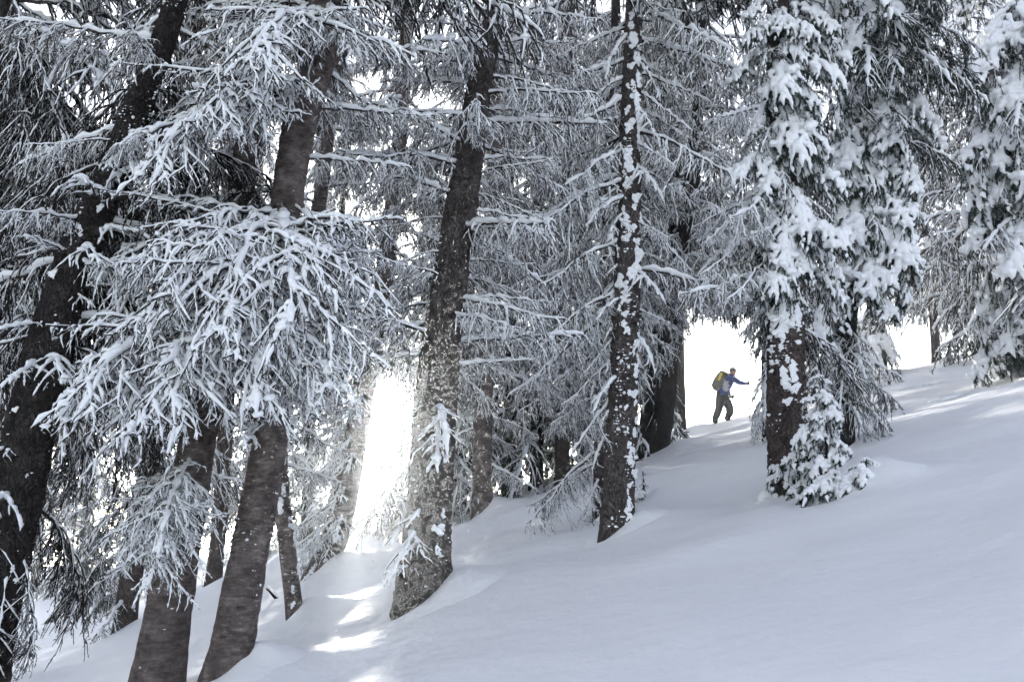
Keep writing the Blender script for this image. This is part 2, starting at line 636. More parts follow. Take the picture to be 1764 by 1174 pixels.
def make_pillow_branch(seed, L=1.0, droop=0.55, rise=0.12, sp2=0.075, l2=0.5, big=1.0, voxel=0.014, nd=260):
    """fir branch: dense green needles under thick cushions of snow"""
    rg = np.random.default_rng(seed)
    wood, sn = Geo(), Geo()
    M = main_axis(rg, L, rise, droop, 0.0)
    s = np.linspace(0, 1, M.shape[1])[None, :]
    rw = 0.014 * (1 - 0.75 * s)
    tubes(wood, M, rw, rw, 5, 0)
    k = max(5, int(L * 0.85 / sp2))
    t = np.linspace(0.14, 0.98, k)
    side = np.where(np.arange(k) % 2 == 0, 1.0, -1.0)
    p, T = sample(M, t[None, :]); p, T = p[0], T[0]
    e = np.minimum(1.0, t / 0.3) * (1 - t) ** 0.6 + 0.16
    ln = L * l2 * e * rg.uniform(0.7, 1.15, k)
    a = np.radians(rg.uniform(38, 62, k)) * side * (1 - 0.3 * t)
    d = rotz(T, a); d[:, 2] = d[:, 2] * 0.6 - 0.05; d = norm(d)
    P2 = poly(p, d, ln, rg.uniform(0.5, 1.0, k), rg, 9, 0.05, 0.06)
    s = np.linspace(0, 1, 9)[None, :]
    rw2 = np.repeat(0.006 * (1 - 0.6 * s), k, axis=0)
    tubes(wood, P2, rw2, rw2, 3, 0)
    # short side shoots
    cnt = np.maximum(2, (ln / 0.05).astype(int))
    ii = np.repeat(np.arange(k), cnt)
    tt = np.concatenate([np.linspace(0.2, 1.0, c) for c in cnt])
    sd = np.concatenate([np.where(np.arange(c) % 2 == 0, 1.0, -1.0) for c in cnt])
    q, T = sample(P2[ii], tt[:, None]); q, T = q[:, 0], T[:, 0]
    d = rotz(T, np.radians(rg.uniform(30, 60, len(ii))) * sd); d[:, 2] -= 0.1; d = norm(d)
    l3 = rg.uniform(0.08, 0.16, len(ii))
    P3 = poly(q, d, l3, rg.uniform(0.3, 0.9, len(ii)), rg, 5, 0.05, 0.08)
    rw3 = np.full(P3.shape[:2], 0.004)
    tubes(wood, P3, rw3, rw3, 3, 0)
    needles(wood, rg, P3, max(8, nd // 5), 0.042, 0.0045, 1, 0.9)
    needles(wood, rg, P2, nd, 0.045, 0.0045, 1, 0.9)
    # snow: ribs along limb, twigs and shoots that fuse into cushions, domes on some twig ends
    def rib(P, r0, r1, lm, lift):
        m, n, _ = P.shape
        s_ = np.linspace(0, 1, n)[None, :]
        r = big * (r0 * (1 - s_) + r1 * s_) * np.clip(1 + rg.normal(0, lm, (m, n)), 0.4, 1.8)
        r[:, 0] *= 0.3; r[:, -1] *= 0.3
        Q = P.copy(); Q[..., 2] += r * lift
        tubes(sn, Q, r, r * 0.85, 7, 0)
    rib(M[:, 3:], 0.05, 0.045, 0.25, 0.7)
    rib(P2[:, 1:-1], 0.042, 0.036, 0.35, 0.85)
    on = rg.random(len(P3)) < 0.6
    rib(P3[on][:, :-1], 0.029, 0.022, 0.35, 0.95)
    for i in range(k):
        if rg.random() < 0.55:
            j = int(rg.integers(4, 7)); c = P2[i, j]
            rr = big * rg.uniform(0.05, 0.085) * (0.6 + 0.6 * min(1, ln[i] / 0.35))
            for q in range(4):
                o_ = rg.normal(0, rr * 0.45, 3); o_[2] = abs(o_[2]) * 0.4
                lump(sn, c + o_ + np.array([0, 0, rr * 0.45]), rr * 0.75, rr * 0.75, rr * 0.6, int(rg.integers(1, 9999)), ICO2, 0.3, 1.5)
    return dict(wood=wood, snow=sn, tip=M[0, -1].copy(), L=L, voxel=voxel)


def finish_pillow(lib, name, mats):
    pts = np.concatenate(lib['snow'].v)
    sm = remesh(lib['snow'], lib['voxel'], name + '_snow', [M_SNOW])
    sel = np.random.default_rng(1).integers(0, len(pts), 60)
    return dict(branch=lib['wood'].mesh(name, mats), snow=sm, pts=pts[sel], tip=lib['tip'], tl=float(np.linalg.norm(lib['tip'])))


# ------------------------------------------------------------------ branch library (shared by all trees)
LIB = {}
FR = [M_WOOD, M_NEEDLE_FROST]
DK = [M_DARKWOOD, M_NEEDLE_DARK]
GR = [M_WOOD, M_NEEDLE_GREEN]
LIB['spray'] = [finish(make_branch(100 + i, L=1.7, rise=0.14, droop=0.40, sp2=0.058, l2=0.42, droop2=(0.15, 0.6), sp3=0.033,
                                   l3=(0.07, 0.20), droop3=(0.2, 0.8), sp4=0.030, l4=(0.03, 0.08), sm=0.026, s2=0.0140, s3=0.0095, s4=0.0075, lmp=0.5, cover=0.9, web=0.9, gn=1.6, rt=0.006), 'spray_branch', FR) for i in range(8)]
LIB['limb'] = [finish(make_branch(200 + i, L=1.7, rise=0.16 - (0.05 * i) % 0.2, droop=0.42, upturn=0.24, sp2=0.085, l2=0.24, env=0.5, droop2=(0.5, 1.2),
                                  sp3=0.05, l3=(0.07, 0.18), droop3=(0.5, 1.1), sp4=0.05, l4=(0.03, 0.07), hang=18, hang_l=0.26, sm=0.030, s2=0.013, s3=0.0085, s4=0.007,
                                  rm=0.02, rt=0.0055, cover3=0.75, web=0.3, lmp=0.4), 'limb_branch', FR) for i in range(8)]
LIB['dark'] = [finish(make_branch(300 + i, L=1.6, rise=0.05, droop=0.55, upturn=0.1, sp2=0.09, l2=0.30, env=0.5, droop2=(0.7, 1.4), sp3=0.06,
                                  l3=(0.10, 0.24), droop3=(0.6, 1.2), sp4=0.055, l4=(0.03, 0.09), hang=24, hang_l=0.42, sm=0.024, s2=0.009, s3=0.0055, s4=0.004, rm=0.022,
                                  cover=0.75, cover3=0.35, web=0.1, nd=(60, 90, 110), nl=0.022, nwid=0.003), 'dark_branch', DK) for i in range(6)]
LIB['twig'] = [finish(make_branch(400 + i, L=0.55, rise=0.05, droop=0.4, sp2=0.055, l2=0.4, sp3=0.05, l3=(0.05, 0.13), sp4=0, rm=0.008, rt=0.005,
                                  sm=0.022, s2=0.015, s3=0.011), 'twig_branch', FR) for i in range(5)]
LIB['far'] = [finish(make_branch(500 + i, L=1.7, rise=0.08, droop=0.42, upturn=0.1, sp2=0.085, l2=0.36, env=0.6, droop2=(0.4, 1.0), sp3=0.065,
                                 l3=(0.10, 0.24), droop3=(0.4, 1.0), sp4=0, hang=10, hang_l=0.3, sm=0.038, s2=0.019, s3=0.0125, ns=4, nw=3, rm=0.02, rt=0.010, cover3=0.72,
                                 nd=(60, 80, 80), nl=0.04, nwid=0.0055, n2p=7, n3p=4, web=0.3), 'far_branch', FR, True) for i in range(7)]
LIB['fardark'] = [finish(make_branch(550 + i, L=1.7, rise=0.05, droop=0.5, sp2=0.085, l2=0.36, env=0.6, droop2=(0.4, 1.0), sp3=0.065,
                                     l3=(0.10, 0.24), droop3=(0.4, 1.0), sp4=0, hang=8, hang_l=0.3, sm=0.034, s2=0.016, s3=0.009, ns=4, nw=3, cover=0.75, cover3=0.4, rt=0.009,
                                     nd=(80, 110, 130), nl=0.045, nwid=0.007, n2p=7, n3p=4, web=0.2), 'far_dark_branch', GR, True) for i in range(6)]
LIB['pillow'] = [finish_pillow(make_pillow_branch(600 + i, L=1.0 + 0.08 * i, big=1.15), 'fir_branch', GR) for i in range(6)]
LIB['smallfir'] = [finish_pillow(make_pillow_branch(650 + i, L=0.5, droop=0.45, rise=0.2, sp2=0.07, l2=0.5, big=1.0, voxel=0.010, nd=160), 'sapling_branch', GR) for i in range(4)]

# ------------------------------------------------------------------ ground
GA, GB, GC = 0.0, 0.27, 0.08
RIDGE = [(-400, 1080), (0, 1015), (200, 985), (330, 965), (480, 938), (640, 898), (760, 872), (830, 858), (900, 838), (1020, 795), (1160, 748), (1240, 724),
         (1310, 712), (1430, 676), (1500, 653), (1600, 628), (1764, 598), (2100, 545)]
KD = 0.012


def _solve_ridge():
    us, tcs = [], []
    t = np.linspace(4, 120, 3000)
    for px, py in RIDGE:
        d = ray(px, py); u = d[0] / d[1]; tgt = d[2] / d[1]
        best = None
        for tc in np.linspace(8, 60, 261):
            z = -CAMZ + (GB * u + GC) * t - KD * np.clip(t - tc, 0, None) ** 2
            e = abs((z / t).max() - tgt)
            if best is None or e < best[0]:
                best = (e, tc)
        us.append(u); tcs.append(best[1])
    return np.array(us), np.array(tcs)


RU, RT = _solve_ridge()
WELLS = []


def ground_h(x, y):
    x = np.asarray(x, dtype=np.float64); y = np.asarray(y, dtype=np.float64)
    yy = np.maximum(y, 3.0)
    tc = np.interp(x / yy, RU, RT)
    over = np.clip(y - tc, 0, None)
    dr = np.where(over < 40, KD * over ** 2, KD * 1600 + KD * 80 * (over - 40))
    dr = 60 * (1 - np.exp(-dr / 60))
    xs = np.clip(x, -60, 60)
    h = GA + GB * 30 * np.tanh(xs / 30) * 1.0 + GC * np.clip(y, -60, 80) - dr
    # keep the plane exact near the camera, ease it off far to the sides
    h = np.where(np.abs(x) < 14, GA + GB * x + GC * np.clip(y, -60, 80) - dr,
                 h + np.sign(x) * (GB * 14 - GB * 30 * math.tanh(14 / 30)))
    p = np.stack([x * 0.33, y * 0.33, np.zeros_like(x)], -1)
    amp = np.clip((np.hypot(x, y)) / 9.0, 0.25, 1.0)
    h = h + 0.085 * vnoise(p, 3) * amp + 0.03 * vnoise(p * 2.7, 5) * amp
    p2 = np.stack([x * 0.35 - y * 0.2, y * 1.3 + x * 0.25, np.zeros_like(x)], -1)
    h = h + 0.030 * vnoise(p2, 9) * amp
    for wx, wy, r in WELLS:
        dx, dy = x - wx, y - wy
        q = r * 1.5 + 0.10
        h = h + 0.13 * np.exp(-((dx - q) ** 2 + (dy * 0.8) ** 2) / (1.5 * q) ** 2) - 0.10 * np.exp(-((dx + q * 0.9) ** 2 + dy ** 2) / (1.3 * q) ** 2)
    return h


def ground_hit(px, py):
    d = ray(px, py); d = d / d[1]
    t = np.linspace(2.5, 60, 4000)
    P = CAM[None] + d[None] * t[:, None]
    g = ground_h(P[:, 0], P[:, 1])
    below = np.nonzero(P[:, 2] <= g)[0]
    i = below[0] if len(below) else int(np.argmin(P[:, 2] - g))
    return P[i], float(t[i])

# ------------------------------------------------------------------ tree building
# clear views that no branch may grow into: (x0, y0, x1, y1, nearest depth that matters)
CLEAR = [
    (634, 672, 680, 770, 5), (605, 760, 640, 900, 5),      # low sun between the trunks
    (1172, 610, 1292, 745, 5), (1200, 570, 1275, 620, 9),  # the walker on the ridge
    (1545, 560, 1600, 640, 9), (1460, 480, 1475, 560, 9),
    (168, 170, 225, 255, 9), (250, 110, 285, 150, 9), (35, 0, 60, 45, 9), (110, 165, 140, 205, 9),
    (690, 1010, 780, 1060, 3),
]
ALL_BASES = []


def in_clear(W, extra=()):
    x, y = project(W)
    dep = W[:, 1]
    for (x0, y0, x1, y1, dm) in list(CLEAR) + list(extra):
        k = (x > x0) & (x < x1) & (y > y0) & (y < y1) & (dep > dm)
        if k.mean() > 0.03:
            return True
    return False


def add_branch(root, base, b, az, pitch, scale, roll=0.0, name='branch', clear=True, extra=(), near=2.6):
    Mx = (Matrix.Translation(Vector(base)) @ Matrix.Rotation(az, 4, 'Z') @ Matrix.Rotation(-pitch, 4, 'Y')
          @ Matrix.Rotation(roll, 4, 'X') @ Matrix.Scale(scale, 4))
    A = np.array(Mx)
    W = b['pts'] @ A[:3, :3].T + A[:3, 3] + np.array(root.location)
    if (W[:, 1] < near).any():
        return None
    if clear and in_clear(W, extra):
        return None
    o = link(name, b['branch'], root, Mx)
    if b['snow'] is not None:
        link('snow', b['snow'], o)
    return o


def catmull(P, step):
    P = np.asarray(P, dtype=np.float64)
    Q = np.vstack([2 * P[0] - P[1], P, 2 * P[-1] - P[-2]])
    out = []
    for i in range(1, len(Q) - 2):
        k = max(2, int(np.linalg.norm(Q[i + 1, :3] - Q[i, :3]) / step))
        t = np.linspace(0, 1, k, endpoint=False)[:, None]
        a, b, c, d = Q[i - 1], Q[i], Q[i + 1], Q[i + 2]
        out.append(0.5 * ((2 * b) + (-a + c) * t + (2 * a - 5 * b + 4 * c - d) * t ** 2 + (-a + 3 * b - 3 * c + d) * t ** 3))
    out.append(P[-1:])
    return np.vstack(out)


def plate_relief(u, z, period, seed, size=0.035):
    """cracks between bark plates: 0 in the furrow, 1 on the plate; u = distance round the trunk (wraps), z = height"""
    n = max(4, int(round(period / size)))
    gu = u / period * n
    gz = z / (size * 1.7)
    wu = gu + 0.45 * vnoise(np.stack([np.cos(u / period * 6.2832) * 3, np.sin(u / period * 6.2832) * 3, z * 9], -1), seed + 5)
    wz = gz + 0.45 * vnoise(np.stack([np.cos(u / period * 6.2832) * 3, np.sin(u / period * 6.2832) * 3, z * 9 + 50], -1), seed + 6)
    bu, bz = np.floor(wu).astype(np.int64), np.floor(wz).astype(np.int64)
    f1 = np.full(u.shape, 9.0); f2 = np.full(u.shape, 9.0)
    for du in (-1, 0, 1):
        for dz in (-1, 0, 1):
            cu, cz = bu + du, bz + dz
            m = np.mod(cu, n)
            px = cu + _hash(m, cz, m * 0 + 3, seed); pz = cz + _hash(m, cz, m * 0 + 7, seed)
            d = np.hypot(wu - px, wz - pz)
            f2 = np.where(d < f1, f1, np.minimum(f2, d)); f1 = np.minimum(f1, d)
    return np.clip((f2 - f1) / 0.28, 0, 1)


def trunk_mesh(C, rad, sides, seed, rough=0.05, flare=0.35, relief=0.0, size=0.035):
    """C (n,3) centres from the buried foot upwards"""
    n = len(C)
    T = norm(np.gradient(C, axis=0))
    X = np.tile(np.array([1.0, 0, 0]), (n, 1))
    S = norm(X - T * np.sum(X * T, -1, keepdims=True))
    N = np.cross(T, S)
    a = np.arange(sides) * 2 * math.pi / sides
    dirs = S[:, None] * np.cos(a)[None, :, None] + N[:, None] * np.sin(a)[None, :, None]
    hgt = (C[:, 2] - C[0, 2])[:, None]
    fl = 1 + flare * np.exp(-np.clip(hgt - 0.45, 0, None) / 0.28) * (0.55 + 0.45 * np.cos(a * 3 + seed)[None, :])
    base = C[:, None] + dirs * (rad[:, None] * fl)[..., None]
    dn = vnoise(base * 5.0 + seed, seed) * 0.9 + vnoise(base * np.array([14, 14, 9.0]), seed + 1) * 0.5 + vnoise(base * np.array([38, 38, 22.0]), seed + 2) * 0.28
    V = base + dirs * (dn * rough * rad[:, None])[..., None]
    if relief > 0:
        per = 2 * math.pi * float(np.median(rad))
        U = np.broadcast_to((a / (2 * math.pi) * per)[None, :], (n, sides))
        Zc = np.broadcast_to(np.concatenate([[0], np.cumsum(np.linalg.norm(np.diff(C, axis=0), axis=1))])[:, None], (n, sides))
        pr = plate_relief(U, Zc, per, seed, size) + 0.35 * vnoise(base * 60, seed + 9)
        V = V + dirs * ((pr - 0.8) * relief)[..., None]
    elif relief < 0:
        Zc = np.cumsum(np.linalg.norm(np.diff(C, axis=0, prepend=C[:1]), axis=1))[:, None] * np.ones((1, sides))
        q = np.stack([np.cos(a)[None, :] * np.ones((n, 1)) * 1.6, np.sin(a)[None, :] * np.ones((n, 1)) * 1.6, Zc * 16], -1)
        V = V + dirs * ((vnoise(q, seed + 11) + 0.6 * vnoise(q * np.array([2.5, 2.5, 2.2]), seed + 12)) * -relief)[..., None]
    idx = np.arange(n * sides).reshape(n, sides)
    A = idx[:-1]; B = np.roll(A, -1, 1); D = idx[1:]; Cc = np.roll(D, -1, 1)
    g = Geo()
    g.add(V, np.stack([A, B, Cc, D], -1).reshape(-1, 4))
    top = V[-1].mean(0)
    return g, V, dirs


def lump_mesh(seed, n, r, flat, name, elong=1.0):
    rg = np.random.default_rng(seed)
    g = Geo()
    for i in range(n):
        c = np.array([np.clip(rg.normal(0, r * 0.5), -r, r) * 0.8, rg.normal(0, r * 0.15), (i - (n - 1) / 2) * r * 0.5 * elong])
        q = r * rg.uniform(0.65, 1.0)
        lump(g, c, q, q * flat, q * rg.uniform(0.7, 1.1), int(rg.integers(1, 999)), ICO2, 0.25)
    return remesh(g, r * 0.13, name, [M_SNOW], 1, 0.016)


PATCH = [lump_mesh(900 + i, 4 + i % 3, 0.05, 0.38, 'trunk_snow', 1.0 + 0.3 * (i % 3)) for i in range(9)]


class Tree:
    def __init__(s, name, label, cat, pts, depth=None, bark='ring', ext=4.0, rough=0.05, sides=24, step=0.06, group=None, seed=1, flare=0.35, lean_y=0.0, relief=0.0, size=0.035):
        """pts: (px, py, width px) from foot to top of frame"""
        px, py, w = pts[0]
        if depth is None:
            P0, Y = ground_hit(px, py)
        else:
            Y = depth
        C = []
        for k, (x, y, wd) in enumerate(pts):
            p = at(x, y, Y)
            if k:
                p = at(x, y, Y + lean_y * (p[2] - C[0][2]))
            q = np.linalg.norm(p - CAM) * 0 + (p[1] * _cp + (p[2] - CAMZ) * _sp)
            C.append([p[0], p[1], p[2], wd / FPX * q * 0.5])
        C = np.array(C)
        gz = float(ground_h(C[0, 0], C[0, 1]))
        if depth is not None:
            C[0, 2] = min(C[0, 2], gz)
        d = norm(C[1, :3] - C[0, :3])
        foot = C[0].copy(); foot[:3] -= d * 0.5
        C = np.vstack([foot, C])
        if ext > 0:
            d = norm(C[-1, :3] - C[-2, :3]); r = C[-1, 3]
            for f in (0.35, 0.7, 1.0):
                d = norm(d * 0.8 + np.array([0, 0, 0.2]))
                e = C[-1].copy(); e[:3] += d * ext * 0.34; e[3] = r * (1 - f * 0.85)
                C = np.vstack([C, e])
        D = catmull(C, step)
        base = D[0].copy(); base = np.array([C[1, 0], C[1, 1], gz])
        s.root = bpy.data.objects.new(name, None)
        s.root.empty_display_size = 0.3
        s.root.location = base
        col.objects.link(s.root)
        tag(s.root, label, cat, group)
        L = D[:, :3] - base
        g, V, dirs = trunk_mesh(L, np.maximum(D[:, 3], 0.006), sides, seed, rough, flare, relief, size)
        s.trunk = link('trunk', g.mesh('trunk', [M_BARK[bark]]), s.root)
        s.L, s.r, s.V, s.dirs, s.Y = L, D[:, 3], V, dirs, Y
        s.base = base
        s.rg = np.random.default_rng(seed * 17 + 3)
        s.count = 0
        WELLS.append((base[0], base[1], float(C[1, 3])))

    def idx_py(s, py):
        x, y = project(s.L + s.base)
        return int(np.argmin(np.abs(y - py)))

    def grow(s, kind, y0, y1, n, sc=(0.8, 1.2), az=(0, 360), pitch=(-12, 12), extra=(), clear=True, taper=None, near=2.6):
        """n branches between image heights y0 (lower) and y1 (upper), golden-angle spiral"""
        i0, i1 = s.idx_py(y0), s.idx_py(y1)
        s.grow_i(kind, i0, i1, n, sc, az, pitch, extra, clear, taper, near)

    def grow_i(s, kind, i0, i1, n, sc=(0.8, 1.2), az=(0, 360), pitch=(-12, 12), extra=(), clear=True, taper=None, near=2.6):
        lib = LIB[kind]
        for k in range(n):
            f = (k + s.rg.uniform(0.1, 0.9)) / n
            i = int(i0 + (i1 - i0) * f)
            i = max(0, min(len(s.L) - 1, i))
            for attempt in range(3):
                a = az[0] + ((k * 137.5 + s.rg.uniform(-25, 25) + attempt * 71) % 360) / 360.0 * (az[1] - az[0])
                b = lib[int(s.rg.integers(0, len(lib)))]
                q = s.rg.uniform(*sc) * (1 if taper is None else taper[0] + (taper[1] - taper[0]) * f)
                if add_branch(s.root, s.L[i], b, R(a), R(s.rg.uniform(*pitch)), q, R(s.rg.uniform(-12, 12)), extra=extra, clear=clear, near=near):
                    s.count += 1
                    break

    def upper(s, kind, n, sc=(0.9, 1.2)):
        """crown above the picture's edge"""
        i0 = s.idx_py(-60)
        s.grow_i(kind, i0, len(s.L) - 3, n, sc, taper=(1.0, 0.35), clear=False)

    def reach(s, kind, py, tip_px, tip_Y, v=None, roll=0.0, views=()):
        """one branch from image height py whose tip ends at a given place"""
        i = s.idx_py(py)
        a = s.L[i] + s.base
        t = at(tip_px[0], tip_px[1], tip_Y)
        d = t - a
        lib = LIB[kind]
        b = lib[int(s.rg.integers(0, len(lib))) if v is None else v % len(lib)]
        scale = float(np.linalg.norm(d)) / b['tl']
        az = math.atan2(d[1], d[0])
        own = math.atan2(b['tip'][2], math.hypot(b['tip'][0], b['tip'][1]))
        want = math.atan2(d[2], math.hypot(d[0], d[1]))
        if roll is None:
            roll = (32 if d[0] > 0 else -32) * abs(math.cos(az)) + s.rg.uniform(-8, 8)
        if views:
            Mx = (Matrix.Translation(Vector(s.L[i])) @ Matrix.Rotation(az, 4, 'Z') @ Matrix.Rotation(-(want - own), 4, 'Y')
                  @ Matrix.Rotation(R(roll), 4, 'X') @ Matrix.Scale(scale, 4))
            A = np.array(Mx)
            x, y = project(b['pts'] @ A[:3, :3].T + A[:3, 3] + s.base)
            for (x0, y0, x1, y1) in views:
                if ((x > x0) & (x < x1) & (y > y0) & (y < y1)).mean() > 0.045:
                    return None
        return add_branch(s.root, s.L[i], b, az, want - own, scale, R(roll), clear=False, near=1.0)

    def patches(s, y0, y1, n, azr=(-120, -20), sc=(0.5, 1.3), clear=True):
        """cushions of snow stuck on the bark"""
        i0, i1 = s.idx_py(y0), s.idx_py(y1)
        for k in range(n):
            i = int(i0 + (i1 - i0) * (k + s.rg.uniform(0, 1)) / n)
            i = max(0, min(len(s.L) - 1, i))
            a = R(s.rg.uniform(*azr))
            j = int(round(a / (2 * math.pi) * s.V.shape[1])) % s.V.shape[1]
            p = s.V[i, j]; d = s.dirs[i, j]
            q = float(s.rg.uniform(*sc))
            Mx = Matrix.Translation(Vector(p)) @ Matrix.Rotation(math.atan2(d[1], d[0]) + math.pi / 2, 4, 'Z') @ Matrix.Scale(q, 4)
            link('snow_patch', PATCH[int(s.rg.integers(0, len(PATCH)))], s.trunk, Mx)

    def specks(s, y0, y1, n, azr=(-170, 0), r=(0.003, 0.010)):
        i0, i1 = s.idx_py(y0), s.idx_py(y1)
        g = Geo()
        done = 0
        for k in range(n * 6):
            if done >= n:
                break
            i = int(s.rg.integers(min(i0, i1), max(i0, i1) + 1)); i = min(i, len(s.L) - 1)
            a = R(s.rg.uniform(*azr))
            j = int(round(a / (2 * math.pi) * s.V.shape[1])) % s.V.shape[1]
            c = s.V[i, j] + (s.V[i, (j + 1) % s.V.shape[1]] - s.V[i, j]) * s.rg.random()
            if vnoise(c[None] * np.array([7.0, 7.0, 3.0]), 21)[0] < s.rg.uniform(-0.1, 0.6):
                continue
            done += 1
            q = s.rg.uniform(*r) * (0.35 + 1.3 * s.rg.random() ** 2)
            lump(g, c, q * s.rg.uniform(0.8, 2.2), q * 0.9, q * s.rg.uniform(0.5, 1.5), int(s.rg.integers(1, 999)), ICO1, 0.6, 2.5)
        o = link('snow_specks', g.mesh('snow_specks', [M_SNOW]), s.trunk)
        o['kind'] = 'stuff'


# ---- the leaning dark tree at the left edge
t1 = Tree('fir_tree', 'thick dark trunk leaning right across the left edge of the picture', 'tree',
          [(-75, 1290, 122), (-10, 990, 104), (22, 870, 92), (75, 640, 80), (130, 450, 68), (190, 310, 57), (240, 180, 47), (285, 60, 40), (315, -40, 36)],
          depth=7.0, bark='dark', seed=11, sides=72, step=0.022, rough=0.05, relief=0.010, size=0.045)
T1V = [(150, 880, 270, 1110, 3), (0, 600, 60, 860, 3)]
t1.grow('dark', 860, 560, 9, (0.5, 0.85), (5, 75), (-40, -5), T1V)
t1.grow('dark', 960, 800, 4, (0.5, 0.8), (170, 290), (-45, -15))
t1.grow('dark', 930, 700, 7, (0.5, 0.8), (-95, -20), (-75, -45), T1V)
t1.grow('dark', 600, 60, 18, (0.7, 1.1), (-20, 200), (-25, 10))
t1.grow('limb', 700, 0, 16, (0.55, 0.95), (-30, 210), (-20, 15))
t1.grow('limb', 520, 100, 5, (0.4, 0.6), (-160, -30), (-10, 15))
t1.grow('twig', 900, 300, 16, (0.6, 1.2), (-130, -10), (-20, 25))
t1.patches(980, 300, 9, (-130, -30), (0.2, 0.55))
t1.specks(1000, 0, 260)
t1.upper('far', 26)

t0 = Tree('fir_tree', 'brownish lichen-hung fir at the upper left corner', 'tree',
          [(-60, 1090, 60), (-40, 700, 52), (-10, 400, 46), (8, 150, 36), (16, 0, 30), (18, -40, 28)], depth=10.5, bark='dark', seed=10, step=0.08)
t0.grow('dark', 700, -20, 44, (0.8, 1.25), (-60, 150), (-35, 0))
t0.grow('dark', 300, -80, 18, (1.0, 1.5), (-40, 50), (-35, 0))
t0.grow('far', 260, -80, 12, (0.9, 1.4), (-30, 60), (-25, 5))
t0.grow('limb', 600, -20, 22, (0.7, 1.1), (-60, 120), (-30, 5))
t0.upper('far', 22)

# ---- slim reddish tree behind it
t1b = Tree('fir_tree', 'reddish trunk behind the leaning dark tree, low green boughs at its foot', 'tree',
           [(212, 1085, 36), (240, 900, 40), (262, 780, 38), (276, 560, 34), (288, 360, 40), (320, 130, 38), (350, -20, 34)],
           bark='red', seed=12, step=0.08)
t1b.grow('far', 800, 100, 34, (0.6, 1.1), (0, 360), (-20, 8))
t1b.grow('fardark', 1040, 820, 9, (0.45, 0.75), (120, 260), (-25, 0))
t1b.patches(400, 0, 12, (-120, -40), (0.6, 1.2))
t1b.upper('far', 20)

# ---- second foreground trunk, cut by the lower edge
t2 = Tree('fir_tree', 'ringed grey trunk rising from the lower edge, small snowy spray hanging across it', 'tree',
          [(254, 1240, 94), (270, 1174, 88), (303, 980, 74), (347, 720, 60), (385, 520, 52), (415, 330, 46), (450, 100, 38), (465, -40, 34)],
          depth=7.5, bark='ring', seed=13, sides=40, step=0.022, rough=0.05, relief=-0.0035)
t2.grow('limb', 640, 60, 16, (0.4, 0.7), (20, 200), (-20, 10), [(462, 190, 545, 372, 3)])
t2.specks(1160, 500, 25)
t2.upper('far', 22)

# ---- third foreground trunk with the great frosted sprays
t3 = Tree('fir_tree', 'grey foreground fir with big frosted sprays sweeping down to the left', 'tree',
          [(392, 1165, 74), (430, 950, 64), (468, 740, 58), (480, 560, 56), (489, 390, 54), (515, 225, 56), (548, 95, 58), (562, -30, 52)],
          bark='ring', seed=14, sides=40, step=0.022, rough=0.06, relief=-0.0035)
for kz, ka, kr in ((1040, -70, 0.024), (905, -25, 0.024), (1095, -110, 0.018)):
    ki = t3.idx_py(kz); kj = int(round(R(ka) / (2 * math.pi) * t3.V.shape[1])) % t3.V.shape[1]
    kg = Geo(); lump(kg, t3.V[ki, kj], kr * 1.5, kr * 0.8, kr * 0.7, kz, ICO2, 0.6, 2.2)
    link('knot', kg.mesh('knot', [M_BARK['plates']]), t3.trunk)
T3V = [(466, 222, 546, 372), (405, 780, 505, 1010), (325, 705, 372, 800), (600, 600, 700, 900), (20, 560, 80, 1000)]
for k, (py, tip, dy) in enumerate([
        (372, (182, 470), -0.5), (380, (190, 560), -0.7), (378, (240, 600), -0.9), (385, (330, 640), -1.0), (370, (420, 600), -1.0),
        (400, (560, 560), -0.8), (420, (150, 640), -0.3), (560, (90, 745), -0.9), (570, (250, 775), -1.2), (590, (180, 700), -0.5),
        (372, (240, 450), -1.2), (376, (300, 520), -1.4), (374, (360, 580), -1.5), (380, (480, 560), -1.6), (440, (240, 560), -1.2), (450, (420, 720), -1.4),
        (430, (300, 680), -1.3), (520, (130, 700), -1.3), (540, (230, 740), -1.5), (560, (330, 780), -1.4), (500, (520, 680), -1.2),
        (470, (330, 560), -1.0), (610, (420, 760), -1.0), (640, (520, 720), -0.7),
        (170, (205, 270), -0.8), (160, (260, 300), -1.1), (150, (330, 210), -1.3), (190, (380, 330), -1.2), (240, (330, 400), -0.6),
        (60, (370, 60), -0.9), (40, (420, 110), -1.4), (20, (310, 20), -0.3), (30, (470, 70), -1.0), (20, (600, 90), -0.7),
        (300, (655, 450), -0.6), (340, (600, 520), -0.5), (60, (690, 110), 0.3), (150, (650, 230), 0.4)]):
    t3.reach('spray', py, tip, t3.Y + dy, k, None, T3V)
t3.grow('limb', 640, 0, 34, (0.4, 0.65), (0, 180), (-22, 8), [(q[0], q[1], q[2], q[3], 3) for q in T3V])
t3.grow('twig', 760, 420, 12, (0.7, 1.2), (-150, -20), (-30, 10))
for k, (py, tip, dy) in enumerate([(800, (213, 985), -0.7), (790, (225, 920), -0.5), (815, (255, 1010), -0.8), (805, (285, 1015), -0.6), (790, (262, 960), -0.9)]):
    t2.reach('spray', py, tip, t2.Y + dy, k + 3, None)
t3.specks(1130, 300, 50)
t3.upper('far', 24)

# ---- slim bent tree beside it
t3b = Tree('fir_tree', 'slim bent trunk leaning left beside the third foreground trunk', 'tree',
           [(510, 1062, 27), (492, 920, 29), (482, 800, 27), (488, 700, 26), (510, 600, 25), (545, 380, 24), (560, 280, 22), (585, 60, 18), (592, -30, 16)],
           bark='ring', seed=15, step=0.07)
t3b.grow('limb', 800, 60, 34, (0.4, 0.65), (0, 360), (-25, 8))
t3b.patches(1040, 820, 8, (-100, -10), (0.3, 0.7))
t3b.specks(1050, 600, 70)
t3b.upper('far', 14)

